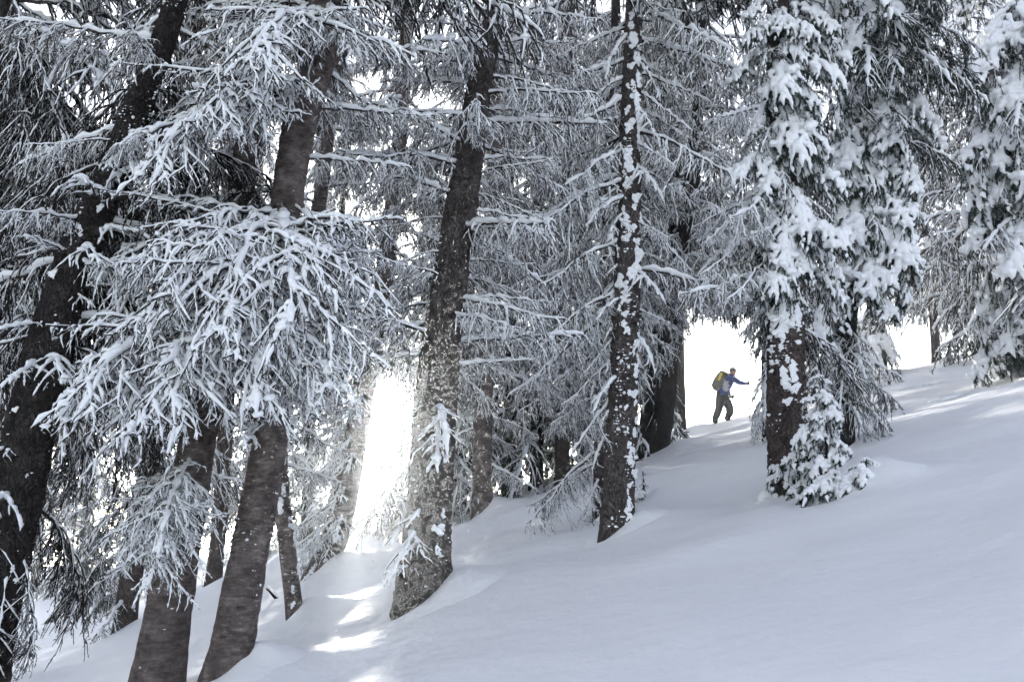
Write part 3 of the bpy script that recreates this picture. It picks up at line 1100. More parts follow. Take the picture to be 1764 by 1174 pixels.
# ---- pale broken snag
sn_ = Tree('dead_tree', 'broken dead tree whose pale splintered top shows near the upper left', 'tree',
           [(368, 1005, 26), (385, 800, 26), (398, 500, 25), (390, 240, 23), (388, 118, 21)],
           bark='red', seed=16, step=0.08, ext=0)
sn_.grow('limb', 900, 300, 18, (0.4, 0.8), (0, 360), (-25, 10))


def snag_top():
    M_ORANGE = plain('splintered_wood', (0.30, 0.15, 0.07), 0.85, 0.15, 25, 0.4)
    pts = [(388, 122, 21), (385, 70, 20), (381, 25, 15), (377, -25, 12), (374, -60, 4)]
    C = np.array([np.append(at(x, y, sn_.Y) - sn_.base, w / FPX * sn_.Y * 0.5) for x, y, w in pts])
    D = catmull(C, 0.05)
    g, V, d = trunk_mesh(D[:, :3], D[:, 3], 20, 5, 0.12, 0.0)
    top = link('broken_top', g.mesh('broken_top', [M_BARK['pale']]), sn_.root)
    for k, (x0, y0, x1, y1, w) in enumerate([(386, 108, 352, 102, 9), (384, 96, 358, 80, 8), (386, 88, 350, 62, 6), (390, 115, 372, 128, 8), (384, 78, 362, 72, 6)]):
        P = np.array([at(x0 + (x1 - x0) * f, y0 + (y1 - y0) * f, sn_.Y - 0.1 - 0.25 * f) - sn_.base for f in (0, 0.4, 0.8, 1.0)])
        g, V, d = trunk_mesh(P, np.array([1, 0.9, 0.7, 0.15]) * w / FPX * sn_.Y * 0.5, 8, 6 + k, 0.3, 0.0)
        link('splinter', g.mesh('splinter', [M_ORANGE]), top)


snag_top()

# ---- tree behind the sun gap
t4 = Tree('fir_tree', 'leaning trunk just left of the low sun, twigs fringing its left side', 'tree',
          [(552, 985, 46), (590, 880, 43), (615, 740, 40), (640, 600, 36), (660, 490, 33), (683, 300, 27), (692, 180, 24), (702, 0, 20), (706, -40, 18)],
          bark='ring', seed=17, step=0.07)
t4.grow('limb', 960, 640, 22, (0.35, 0.62), (110, 250), (-35, 0))
t4.grow('twig', 970, 620, 46, (0.7, 1.3), (130, 285), (-40, 5), clear=False)
t4.grow('far', 720, 60, 44, (0.6, 1.05), (0, 360), (-22, 10))
t4.specks(970, 600, 90)
t4.upper('far', 24)

# ---- centre trunk
t5 = Tree('fir_tree', 'large scaly grey trunk in the middle, snow banked at its foot', 'tree',
          [(727, 1046, 96), (737, 900, 80), (746, 760, 76), (757, 620, 70), (776, 480, 62), (800, 320, 54), (826, 150, 42), (858, 0, 32), (866, -40, 30)],
          bark='plates', seed=18, sides=96, step=0.016, rough=0.05, relief=0.013, size=0.055)
t5.grow('limb', 640, 20, 56, (0.42, 0.82), (-50, 230), (-14, 16))
t5.grow('limb', 560, 60, 7, (0.6, 1.0), (-160, -20), (-18, 8))
t5.grow('twig', 800, 480, 5, (0.6, 1.2), (-140, -20), (-30, 10), clear=False)
t5.patches(950, 860, 3, (-60, -10), (0.4, 0.8))
t5.specks(1040, 300, 110)
t5.upper('far', 26)

# ---- thinner trunks behind the centre
t6 = Tree('fir_tree', 'straight grey trunk right of the scaly centre trunk', 'tree',
          [(830, 885, 35), (832, 700, 33), (840, 580, 30), (848, 430, 26), (852, 250, 22), (856, 0, 16)],
          bark='ring', seed=19, step=0.08)
t6.grow('far', 640, 0, 46, (0.55, 1.0), (0, 360), (-18, 10))
t6.grow('limb', 800, 640, 6, (0.5, 0.8), (-30, 200), (-20, 0))
t6.specks(870, 500, 80)
t6.upper('far', 20)

t7 = Tree('fir_tree', 'thin dark trunk among drooping boughs left of the snow-spotted pair', 'tree',
          [(968, 835, 25), (970, 650, 24), (974, 450, 21), (978, 200, 17), (980, 0, 13)],
          bark='red', seed=20, step=0.09)
t7.grow('far', 700, 0, 56, (0.6, 1.1), (0, 360), (-25, 5))
t7.specks(820, 600, 40)
t7.upper('far', 18)

# ---- snow-plastered pair
t8 = Tree('fir_tree', 'tall straight trunk with a column of snow patches plastered down its bark', 'tree',
          [(1064, 918, 54), (1070, 750, 53), (1078, 560, 49), (1083, 400, 43), (1086, 200, 36), (1093, 0, 29), (1094, -40, 27)],
          bark='plates', seed=21, sides=56, step=0.028, relief=0.006, size=0.04)
t8.grow('limb', 560, 10, 48, (0.5, 0.95), (-38, 218), (-34, -6))
t8.grow('limb', 700, 520, 10, (0.4, 0.7), (100, 260), (-45, -15))
t8.grow('twig', 760, 300, 16, (0.5, 1.0), (120, 230), (-45, -10))
t8.grow('limb', 640, 0, 22, (0.3, 0.5), (-50, 230), (-50, -20))
t8.grow('twig', 640, 0, 30, (0.7, 1.3), (-60, 240), (-50, -10))
t8.patches(900, 560, 26, (-100, -25), (0.2, 0.8))
t8.patches(560, 0, 52, (-125, -30), (0.3, 1.0))
t8.specks(910, 0, 420, (-130, -20), (0.004, 0.014))
t8.upper('far', 24)

t8b = Tree('fir_tree', 'pole-thin trunk close on the left of the snow-plastered trunk', 'tree',
           [(1031, 895, 19), (1036, 600, 19), (1044, 400, 17), (1052, 200, 15), (1060, 0, 12)],
           bark='plates', seed=22, step=0.08)
t8b.grow('limb', 820, 0, 34, (0.4, 0.75), (60, 250), (-40, -8))
t8b.specks(880, 300, 120)
t8b.upper('far', 12)

# ---- dark pair left of the walker
t9 = Tree('fir_tree', 'dark trunk standing nearest the walker on his left', 'tree',
          [(1138, 778, 36), (1150, 650, 34), (1165, 500, 34), (1190, 330, 28), (1203, 150, 22), (1210, 0, 16)],
          bark='dark', seed=23, step=0.1)
t9.grow('far', 520, 0, 54, (0.8, 1.4), (0, 360), (-20, 8))
t9.grow('fardark', 560, 420, 8, (0.6, 0.9), (-40, 40), (-40, -15))
t9.upper('far', 20)
t9b = Tree('fir_tree', 'dark trunk between the snow-plastered trunk and the trunk nearest the walker', 'tree',
           [(1106, 788, 28), (1128, 640, 26), (1146, 500, 24), (1160, 330, 20), (1168, 100, 15), (1172, -20, 12)],
           bark='dark', seed=24, step=0.1)
t9b.grow('far', 640, 0, 46, (0.7, 1.2), (60, 300), (-25, 5))
t9b.upper('far', 14)

# ---- big fir at the right
t10 = Tree('fir_tree', 'stout reddish fir right of the walker, snow cushions piled on its boughs', 'tree',
           [(1362, 842, 66), (1356, 740, 68), (1354, 600, 64), (1350, 420, 54), (1344, 200, 44), (1340, 0, 36), (1339, -40, 34)],
           bark='red', seed=25, sides=72, step=0.022, rough=0.06, relief=0.018, size=0.05)
t10.grow('pillow', 480, -10, 38, (0.38, 0.66), (-180, 20), (-34, -4))
t10.grow('fardark', 480, -20, 16, (0.3, 0.45), (-150, 40), (-40, -5))
t10.grow('pillow', 560, 430, 4, (0.45, 0.6), (-110, -60), (-55, -35))
t10.grow('limb', 640, 300, 26, (0.5, 0.9), (110, 260), (-38, -10))
t10.grow('far', 560, 200, 12, (0.5, 0.8), (20, 120), (-35, -10))
t10.patches(700, 480, 14, (-150, -80), (0.4, 0.9))
t10.specks(830, 420, 340, r=(0.005, 0.015))
t10.upper('pillow', 24)
t10b = Tree('fir_tree', 'slender trunk half hidden behind the stout reddish fir', 'tree',
            [(1326, 752, 26), (1324, 600, 25), (1326, 420, 22), (1330, 200, 18), (1332, 0, 14)],
            bark='dark', seed=26, step=0.08)
t10b.grow('limb', 700, 60, 46, (0.7, 1.1), (90, 270), (-38, -8))
t10b.upper('far', 12)

t11 = Tree('fir_tree', 'dark green fir hung with thick snow cushions right of the stout fir', 'tree',
           [(1448, 705, 34), (1458, 560, 34), (1478, 380, 32), (1496, 200, 30), (1500, 0, 26), (1500, -40, 25)],
           depth=13.0, bark='dark', seed=27, step=0.07)
T11V = [(1560, 540, 1640, 640, 5), (1500, 590, 1600, 650, 5)]
t11.grow('fardark', 560, -20, 26, (0.5, 0.75), (-100, 100), (-34, 0), T11V)
t11.grow('fardark', 690, 640, 5, (0.35, 0.5), (-100, 0), (-25, -5))
t11.grow('fardark', 120, -60, 16, (0.7, 1.0), (-150, 30), (-30, 5))
t11.grow('pillow', 540, -20, 60, (0.55, 0.95), (-160, 50), (-42, -6), T11V)
t11.grow('fardark', 480, -20, 14, (0.45, 0.65), (150, 215), (-38, -5))
t11.grow('far', 650, 480, 14, (0.3, 0.5), (-170, -20), (-45, -15), [(1500, 560, 1600, 650, 5)])
t11.upper('pillow', 26)

t12 = Tree('fir_tree', 'broad frosted fir filling the right edge down to the snow', 'tree',
           [(1790, 650, 40), (1786, 400, 36), (1780, 200, 30), (1776, 0, 26)],
           depth=16.0, bark='dark', seed=28, step=0.08)
t12.grow('fardark', 530, -20, 36, (0.7, 1.0), (60, 300), (-35, -5))
t12.grow('pillow', 525, -20, 64, (0.9, 1.35), (80, 280), (-40, -6))
t12.grow('far', 540, 0, 40, (0.8, 1.2), (60, 300), (-35, -5))
t12.upper('pillow', 20)


# ------------------------------------------------------------------ thin out boughs that hang right across the standing trunks
def thin_out():
    keep_clear = [(t1, 330, 980, 0.22), (t3, 205, 385, 0.035), (t3, 770, 1160, 0.03), (t2, 690, 800, 0.05), (t5, 250, 470, 0.07), (t5, 560, 1040, 0.05),
                  (t8, 0, 900, 0.12), (t10, 560, 840, 0.10)]
    trees = [t0, t1, t1b, t2, t3, t3b, t4, t5, t8, t8b, t10]
    pts = {}
    for kind in LIB.values():
        for e in kind:
            pts[e['branch'].name] = e['pts']
    axes = []
    for t, ya, yb, lim in keep_clear:
        W = t.L + t.base
        x, y = project(W)
        o = np.argsort(y)
        axes.append((t, ya, yb, lim, y[o], x[o], (t.r * FPX / t.Y)[o]))
    gone = 0
    for t in trees:
        for o in list(t.root.children):
            if o.type != 'MESH' or o.data.name not in pts:
                continue
            A = np.array(o.matrix_basis)
            W = pts[o.data.name] @ A[:3, :3].T + A[:3, 3] + t.base
            x, y = project(W)
            for (q, ya, yb, lim, ys, xs, rs) in axes:
                hit = (y > ya) & (y < yb) & (np.abs(x - np.interp(y, ys, xs)) < 0.85 * np.interp(y, ys, rs)) & (W[:, 1] < q.Y - 0.05)
                small = 3.0 if 'twig' in o.data.name else 1.0
                if hit.mean() > lim * small:
                    for c in list(o.children):
                        bpy.data.objects.remove(c)
                    bpy.data.objects.remove(o)
                    gone += 1
                    break
    print('thinned', gone)


thin_out()
for py, tip, dy in [(985, (665, 985), -0.4), (930, (690, 965), -0.4), (900, (668, 1010), -0.45), (880, (705, 905), -0.4), (700, (752, 815), -0.4), (690, (775, 790), -0.45)]:
    t5.reach('twig', py, tip, t5.Y + dy)


# ------------------------------------------------------------------ snow banked against the feet of the trunks
def bank(t, seed):
    """a drift that leans on the uphill side and melts out into the slope"""
    r = float(t.r[np.argmin(np.abs(t.L[:, 2]))])
    na, nr = 40, 16
    R0, R1 = r * 0.55, r * 2.6 + 0.45
    a, f = np.meshgrid(np.arange(na) * 2 * math.pi / na, np.linspace(0, 1, nr))
    rho = R0 + (R1 - R0) * f ** 1.3
    x, y = np.cos(a) * rho, np.sin(a) * rho
    wob = vnoise(np.stack([np.cos(a) * 1.7, np.sin(a) * 1.7, f * 2 + seed], -1), seed)
    up = 0.5 + 0.5 * np.cos(a - 0.35)
    amp = (0.02 + 0.6 * r * up ** 1.5) * (1 + 0.35 * wob)
    h = amp * np.exp(-(np.clip(rho - r, 0, None) / (0.10 + 1.1 * r)) ** 2) - 0.05 * f ** 2 + 0.012 * vnoise(np.stack([x * 9, y * 9, x * 0], -1), seed + 1)
    z = ground_h(t.base[0] + x, t.base[1] + y) - t.base[2] + h
    idx = np.arange(na * nr).reshape(nr, na)
    A = idx[:-1]; B = np.roll(A, -1, 1); D = idx[1:]; Cc = np.roll(D, -1, 1)
    g = Geo()
    g.add(np.stack([x, y, z], -1), np.stack([A, D, Cc, B], -1).reshape(-1, 4))
    link('snow_bank', g.mesh('snow_bank', [M_GROUND]), t.root)


for k_, t_ in enumerate((t3, t3b, t4, t5, t6, t8, t8b, t10)):
    bank(t_, 300 + k_)

# ------------------------------------------------------------------ background forest
def bg_tree(px, py, H, lmax, kind, n, label, low=0.12, seed=1, bark='dark', wpx=None, Y=None, group=None, name='fir_tree', tex=1.0):
    if Y is None:
        P, Y = ground_hit(px, py)
    else:
        P = at(px, py, Y)
        P[2] = float(ground_h(P[0], P[1]))
    w = wpx or 0.02 * H * FPX / Y
    pts = []
    lean = random.Random(seed).uniform(-0.02, 0.02)
    for f in (0, 0.35, 0.7, 1.0):
        q = P + np.array([lean * f * H, 0, f * H])
        x, y = project(q)
        pts.append((float(x), float(y), w * (1 - 0.88 * f)))
    t = Tree(name, label, 'tree', pts, depth=Y, bark=bark, ext=0, sides=10, step=0.25, seed=seed, group=group)
    t.root.location[2] = P[2]
    n0 = len(t.L)
    lib = LIB[kind]
    hs = t.L[:, 2]
    for k in range(n):
        f = ((k + t.rg.random()) / n) ** 1.1
        h = H * (low + (0.97 - low) * f)
        i = int(np.argmin(np.abs(hs - h)))
        a = R((k * 137.5 + t.rg.uniform(-25, 25)) % 360)
        q = lmax / 1.7 * ((1 - (h / H)) ** 0.7 + 0.10) * t.rg.uniform(0.75, 1.15)
        if kind in ('pillow',):
            q *= 1.5
        if kind == 'smallfir':
            q *= 3.2
        p = t.L[i].copy(); p[2] = h
        add_branch(t.root, p, lib[int(t.rg.integers(0, len(lib)))], a, R(t.rg.uniform(-28, 4)), q, R(t.rg.uniform(-10, 10)))
    return t


BG = [  # px, py, height, bough length, kind, number, low, label
    (60, 1020, 18, 2.6, 'far', 70, 0.15, 'frosted conifer far behind the leaning dark tree at the left edge'),
    (140, 1010, 18, 2.4, 'fardark', 80, 0.2, 'dark background conifer between the left edge and the reddish trunk'),
    (300, 985, 18, 2.4, 'far', 70, 0.15, 'frosted background conifer between the reddish trunk and the broken snag'),
    (430, 962, 18, 2.4, 'far', 70, 0.06, 'frosted background conifer right behind the fir with the great sprays'),
    (528, 932, 18, 2.4, 'far', 70, 0.04, 'frosted background conifer behind the slim bent trunk'),
    (578, 915, 16, 2.2, 'far', 70, 0.08, 'frosted background conifer directly behind the trunk left of the sun'),
    (790, 872, 16, 2.4, 'fardark', 70, 0.1, 'dark background conifer between the centre trunk and the straight grey trunk'),
    (880, 848, 17, 2.6, 'far', 72, 0.08, 'frosted background conifer just right of the straight grey trunk'),
    (925, 838, 15, 2.4, 'fardark', 80, 0.05, 'dark green background conifer left of the thin dark trunk'),
    (1010, 808, 17, 2.6, 'fardark', 76, 0.06, 'dark drooping background conifer left of the pole-thin trunk'),
    (1080, 785, 16, 2.4, 'fardark', 80, 0.05, 'dark green background conifer behind the snow-plastered trunk'),
]
for k, (px, py, H, lm, kd, n, lo, lb) in enumerate(BG):
    bg_tree(px, py, H, lm, kd, n, lb, lo, 40 + k)
bg_tree(1172, 745, 16, 3.4, 'far', 100, 'tall frosted conifer whose boughs hang above the walker', 0.25, 70)
bg_tree(1405, 690, 15, 2.4, 'far', 80, 'frosted conifer showing between the stout fir and the dark green fir', 0.06, 71)
bg_tree(1526, 645, 6.5, 2.2, 'pillow', 46, 'small rounded snowy conifer on the ridge under the dark green fir', 0.08, 72, bark='red')
bg_tree(1614, 622, 14, 2.6, 'far', 90, 'pale frosted conifer with a bare foot left of the broad fir on the right edge', 0.10, 73, bark='red')
bg_tree(1700, 616, 14, 2.6, 'far', 90, 'pale frosted conifer behind the broad fir on the right edge', 0.05, 74)
bg_tree(728, 903, 8.0, 2.4, 'far', 90, 'young frosted conifer edging the right side of the sun gap', 0.03, 75)
bg_tree(120, 1000, 5.5, 1.8, 'far', 50, 'small hazy frosted conifer far off in the lower left', 0.03, 77, Y=34)
bg_tree(265, 975, 6.0, 1.8, 'far', 50, 'small hazy frosted conifer far off right of the reddish trunk', 0.03, 78, Y=36)
bg_tree(175, 1050, 3.4, 1.5, 'fardark', 40, 'low green young fir left of the reddish trunk', 0.05, 76)

# ------------------------------------------------------------------ saplings half buried in snow
def sapling(px, py, H, lmax, n, label, seed, Y=None):
    P, y = ground_hit(px, py)
    root = bpy.data.objects.new('fir_sapling', None)
    root.location = P
    col.objects.link(root)
    tag(root, label, 'sapling')
    rg = np.random.default_rng(seed)
    C = np.zeros((14, 3)); C[:, 2] = np.linspace(-0.15, H, 14)
    C[:, 0] += 0.03 * H * np.sin(C[:, 2] * 3 / H)
    g, V, dirs = trunk_mesh(C, np.linspace(0.022, 0.006, 14), 8, seed, 0.08, 0.1)
    link('trunk', g.mesh('sapling_trunk', [M_BARK['dark']]), root)
    lib = LIB['smallfir']
    for k in range(n):
        f = (k + rg.random()) / n
        h = H * (0.02 + 0.93 * f)
        q = lmax / 0.5 * ((1 - f) ** 1.0 + 0.20) * rg.uniform(0.55, 1.4)
        add_branch(root, (0.02 * rg.normal(), 0.02 * rg.normal(), h), lib[int(rg.integers(0, len(lib)))], R(k * 137.5 + rg.uniform(-20, 20)),
                   R(rg.uniform(-20, 12)), q, clear=False)
    WELLS.append((P[0], P[1], 0.05))
    return root


sapling(1422, 836, 1.14, 0.38, 36, 'snow-smothered fir sapling in front of the stout reddish fir', 81)
sapling(1492, 830, 0.22, 0.32, 14, 'low tuft of snowy fir on the right of the smothered sapling', 82)
sapling(1440, 851, 0.18, 0.32, 14, 'low snow-capped fir tuft at the foot of the smothered sapling', 83)
sapling(1372, 838, 0.30, 0.36, 15, 'snow-capped fir tuft against the base of the stout reddish fir', 84)
sapling(1108, 862, 0.36, 0.17, 9, 'tiny snowy sapling at the foot of the snow-plastered trunk', 85)

# ------------------------------------------------------------------ ground sheet
def ground_sheet():
    nx, ny = 460, 560
    xs = 7.0 * np.sinh(np.linspace(-1, 1, nx) * 5.0)
    ys = -20 + 8 * (np.sinh(np.linspace(0, 1, ny) * 6.0 - 1.1) - math.sinh(-1.1))
    X, Y = np.meshgrid(xs, ys)
    Z = ground_h(X, Y)
    g = Geo()
    idx = np.arange(nx * ny).reshape(ny, nx)
    F = np.stack([idx[:-1, :-1], idx[:-1, 1:], idx[1:, 1:], idx[1:, :-1]], -1).reshape(-1, 4)
    g.add(np.stack([X, Y, Z], -1), F)
    o = link('snow_ground', g.mesh('snow_ground', [M_GROUND]))
    o['kind'] = 'structure'
    print('ground', xs[-1], ys[-1], Z.min(), Z.max())


ground_sheet()




# ------------------------------------------------------------------ the walker on the ridge
M_JACKET = plain('blue_jacket', (0.018, 0.035, 0.15), 0.75, 0.3, 12)
M_PANEL = plain('white_jacket_panel', (0.3, 0.31, 0.34), 0.75, 0.3, 12, 0.1)
M_PANTS = plain('charcoal_trousers', (0.012, 0.012, 0.014), 0.85, 0.2, 18, 0.35)
M_SKIN = plain('skin', (0.42, 0.23, 0.17), 0.6, 0.4, 12, 0.08)
M_CAP = plain('olive_cap', (0.09, 0.08, 0.05), 0.9, 0.1, 30)
M_GLOVE = plain('black_glove', (0.03, 0.026, 0.024), 0.8, 0.2)
M_PACK = plain('grey_olive_pack', (0.09, 0.09, 0.07), 0.8, 0.2, 20)
M_YELLOW = plain('yellow_pack_panel', (0.55, 0.42, 0.05), 0.75, 0.25, 20)
M_BLACK = plain('black_webbing', (0.02, 0.02, 0.022), 0.8, 0.2)
M_POLE = plain('pole_metal', (0.06, 0.06, 0.065), 0.4, 0.5)
M_EYE = plain('eye', (0.02, 0.016, 0.014), 0.3, 0.5)


def skin_body(nodes, edges, name, root_i, fat=1.45):
    me = bpy.data.meshes.new(name + '_sk')
    me.from_pydata([n[0] for n in nodes], edges, [])
    o = bpy.data.objects.new('tmp', me)
    col.objects.link(o)
    o.modifiers.new('skin', 'SKIN').use_smooth_shade = True
    for i, v in enumerate(me.skin_vertices[0].data):
        v.radius = (nodes[i][1][0] * fat, nodes[i][1][1] * fat)
        v.use_root = (i == root_i)
    sub = o.modifiers.new('sub', 'SUBSURF'); sub.levels = 2; sub.render_levels = 2
    out = bpy.data.meshes.new_from_object(o.evaluated_get(bpy.context.evaluated_depsgraph_get()))
    out.name = name
    bpy.data.objects.remove(o); bpy.data.meshes.remove(me)
    return out


def shape(name, g, m, parent, smooth=True):
    return link(name, g.mesh(name, [m], smooth), parent)


def strip(pts, w, h, ns=6):
    g = Geo()
    P = catmull(np.array(pts, dtype=float), 0.03)[None]
    n = P.shape[1]
    tubes(g, P, np.full((1, n), w), np.full((1, n), h), ns)
    return g


def walker():
    # stand where the ridge just hides the snow beyond
    u = ray(1229, 720); u = u[0] / u[1]
    tt = np.linspace(15, 50, 700)
    gh = ground_h(u * tt, tt)
    Y = float(tt[int(np.argmax((gh - CAMZ) / tt))]) - 0.4
    X = u * Y
    k = 97.0 * Y / FPX / 1.62
    gz = float(ground_h(X, Y))
    base = Vector((X, Y, gz))
    sl = GB
    def ph(x):          # ground rise under the figure
        return (float(ground_h(X + x * k, Y)) - gz) / k
    p = bpy.data.objects.new('person', None); p.location = base; p.scale = (k, k, k)
    col.objects.link(p)
    tag(p, 'person in blue jacket and dark trousers striding uphill along the snowy ridge', 'person')
    V = lambda x, y, z: (x, y, z)
    nodes = [
        (V(0.26, 0.0, 0.86), (0.135, 0.125)),      # 0 pelvis
        (V(0.30, 0.0, 1.00), (0.125, 0.12)),       # 1 waist
        (V(0.36, 0.0, 1.16), (0.145, 0.13)),       # 2 chest
        (V(0.41, 0.0, 1.31), (0.12, 0.115)),       # 3 upper chest
        (V(0.445, 0.0, 1.39), (0.066, 0.064)),    # 4 neck
        (V(0.475, 0.0, 1.455), (0.070, 0.064)),     # 5 jaw
        (V(0.475, 0.0, 1.535), (0.084, 0.074)),    # 6 skull
        (V(0.468, 0.0, 1.58), (0.048, 0.044)),     # 7 crown
        (V(0.572, 0.0, 1.502), (0.014, 0.012)),    # 8 nose
        (V(0.555, 0.0, 1.435), (0.026, 0.026)),    # 9 chin
        # near (right) arm, stretched forward
        (V(0.43, -0.17, 1.335), (0.068, 0.066)), (V(0.53, -0.23, 1.235), (0.062, 0.060)), (V(0.64, -0.25, 1.15), (0.055, 0.053)),
        (V(0.76, -0.22, 1.135), (0.046, 0.045)), (V(0.87, -0.20, 1.13), (0.030, 0.030)),
        # far (left) arm, hand low by the thigh
        (V(0.42, 0.17, 1.335), (0.068, 0.066)), (V(0.42, 0.25, 1.19), (0.062, 0.060)), (V(0.43, 0.27, 1.05), (0.055, 0.053)),
        (V(0.50, 0.26, 0.93), (0.038, 0.037)), (V(0.56, 0.25, 0.83), (0.030, 0.030)),
        # front leg (far), knee bent
        (V(0.31, 0.09, 0.80), (0.115, 0.11)), (V(0.42, 0.10, 0.62), (0.102, 0.098)), (V(0.53, 0.10, 0.42), (0.086, 0.084)),
        (V(0.48, 0.10, 0.25), (0.082, 0.08)), (V(0.40, 0.10, ph(0.40) + 0.06), (0.076, 0.074)), (V(0.52, 0.10, ph(0.5) + 0.01), (0.05, 0.045)),
        # rear leg (near), pushing off
        (V(0.23, -0.09, 0.80), (0.115, 0.11)), (V(0.19, -0.10, 0.60), (0.102, 0.098)), (V(0.15, -0.10, 0.41), (0.072, 0.070)),
        (V(0.07, -0.10, 0.22), (0.084, 0.082)), (V(0.00, -0.10, ph(0) + 0.05), (0.078, 0.076)), (V(0.11, -0.10, ph(0.1) + 0.005), (0.05, 0.045)),
    ]
    edges = [(0, 1), (1, 2), (2, 3), (3, 4), (4, 5), (5, 6), (6, 7), (6, 8), (5, 9), (3, 10), (10, 11), (11, 12), (12, 13), (13, 14),
             (3, 15), (15, 16), (16, 17), (17, 18), (18, 19), (0, 20), (20, 21), (21, 22), (22, 23), (23, 24), (24, 25),
             (0, 26), (26, 27), (27, 28), (28, 29), (29, 30), (30, 31)]
    lean = lambda z: max(0.0, z - 0.80) * 0.20
    nodes = [((q[0][0] + lean(q[0][2]), q[0][1], q[0][2]), q[1]) for q in nodes]
    me = skin_body(nodes, edges, 'body', 0)
    LN = lean(1.5)
    me.materials.clear()
    for m in (M_JACKET, M_PANTS, M_SKIN, M_PANEL, M_GLOVE):
        me.materials.append(m)
    for f in me.polygons:
        c = f.center
        arm = abs(c.y) > 0.19 and c.z > 0.8
        if c.z > 1.40 and c.x > 0.46 and abs(c.y) < 0.12:
            f.material_index = 2
        elif c.z < 0.90 and not arm:
            f.material_index = 1
        elif not arm and abs(c.y) > 0.085 and 0.92 < c.z < 1.20 and c.x < 0.43 and c.x > 0.28:
            f.material_index = 3
        elif c.z > 1.30 and c.x > 0.57:
            f.material_index = 3
        else:
            f.material_index = 0
        f.use_smooth = True
    link('body', me, p)
    # cap
    g = Geo()
    Vv, F = ICO3
    W = Vv.copy() * np.array([0.100, 0.089, 0.088])
    keep = W[:, 2] > -0.025
    W[:, 2] = np.where(keep, W[:, 2], -0.025 + (W[:, 2] + 0.025) * 0.05)
    g.add(W + np.array([0.470 + LN, 0, 1.548]), F)
    cap = shape('cap', g, M_CAP, p)
    shape('hat_brim', strip([(0.575 + LN, -0.03, 1.535), (0.560 + LN, -0.075, 1.528), (0.47 + LN, -0.1, 1.522), (0.37 + LN, -0.06, 1.516), (0.355 + LN, 0, 1.515)], 0.012, 0.016), M_BLACK, cap)
    for sy in (-1, 1):
        g = Geo(); lump(g, (0.552 + LN, 0.034 * sy, 1.512), 0.010, 0.012, 0.008, 3, ICO1, 0.0); shape('eye', g, M_EYE, p)
        g = Geo(); lump(g, (0.462 + LN, 0.088 * sy, 1.505), 0.018, 0.009, 0.028, 4, ICO2, 0.1); shape('ear', g, M_SKIN, p)
    g = strip([(0.563 + LN, -0.022, 1.462), (0.572 + LN, 0, 1.461), (0.563 + LN, 0.022, 1.462)], 0.004, 0.004); shape('mouth', g, M_EYE, p)
    # gloves closed round the pole grips
    def glove(c, sy, ax):
        c = np.array(c)
        g = Geo()
        lump(g, c + np.array([0.02, -0.012 * sy, 0]), 0.044, 0.022, 0.05, 8, ICO2, 0.1)
        for q, (dz, ln) in enumerate([(0.036, 0.9), (0.013, 1.05), (-0.011, 1.0), (-0.034, 0.8)]):
            pts = [c + np.array([0.045, -0.02 * sy, dz]), c + np.array([0.075 * ln, -0.018 * sy, dz]), c + np.array([0.088 * ln, 0.012 * sy, dz - 0.002]),
                   c + np.array([0.068, 0.030 * sy, dz - 0.004]), c + np.array([0.046, 0.024 * sy, dz - 0.004])]
            P = catmull(np.array(pts), 0.012)[None]
            n = P.shape[1]
            r = np.full((1, n), 0.0115); r[0, 0] = 0.008; r[0, -1] = 0.004
            tubes(g, P, r, r, 6)
        pts = [c + np.array([0.012, 0.005 * sy, 0.03]), c + np.array([0.035, 0.028 * sy, 0.055]), c + np.array([0.065, 0.022 * sy, 0.058]), c + np.array([0.08, 0.004 * sy, 0.05])]
        P = catmull(np.array(pts), 0.012)[None]; n = P.shape[1]
        r = np.full((1, n), 0.013); r[0, -1] = 0.005
        tubes(g, P, r, r, 6)
        tubes(g, np.array([[c + np.array([-0.05, 0, 0]), c + np.array([0, 0, 0]), c + np.array([0.02, 0, 0])]]), np.full((1, 3), 0.038), np.full((1, 3), 0.036), 8)
        shape('glove', g, M_GLOVE, p)
        return c + np.array([0.060, 0.004 * sy, 0])
    gr1 = glove((0.885 + lean(1.13), -0.20, 1.13), -1, 0)
    gr2 = glove((0.585, 0.25, 0.80), 1, 0)

    # poles
    def pole(grip, foot, label):
        grip, foot = np.array(grip), np.array(foot)
        o = bpy.data.objects.new('ski_pole', None)
        o.location = base + Vector(foot * k); o.scale = (k, k, k)
        col.objects.link(o); tag(o, label, 'ski pole', 'poles held by the walker')
        d = norm(grip - foot); ln = float(np.linalg.norm(grip - foot))
        def seg(a, b, ra, rb, ns=8):
            g = Geo()
            P = np.stack([d * (a + (b - a) * f) for f in np.linspace(0, 1, 4)])[None]
            r = np.linspace(ra, rb, 4)[None]
            tubes(g, P, r, r, ns)
            return g
        shape('shaft', seg(-0.05, ln + 0.02, 0.015, 0.018), M_POLE, o)
        shape('grip', seg(ln - 0.06, ln + 0.07, 0.016, 0.020), M_BLACK, o)
        g = Geo()
        lump(g, d * 0.06, 0.045, 0.045, 0.010, 2, ICO2, 0.03)
        shape('basket', g, M_BLACK, o)
    pole(gr1, (0.97, -0.20, ph(0.97) - 0.02), 'slim ski pole planted ahead in the walker\'s outstretched hand')
    pole(gr2, (0.20, 0.30, ph(0.20) - 0.02), 'ski pole trailing from the walker\'s lowered far hand')

    # backpack
    o = bpy.data.objects.new('backpack', None)
    o.location = base + Vector((0.10 * k, 0, 0.98 * k)); o.scale = (k, k, k); o.rotation_euler = (0, R(25), 0)
    col.objects.link(o); tag(o, 'grey and yellow backpack on the walker\'s back', 'backpack')
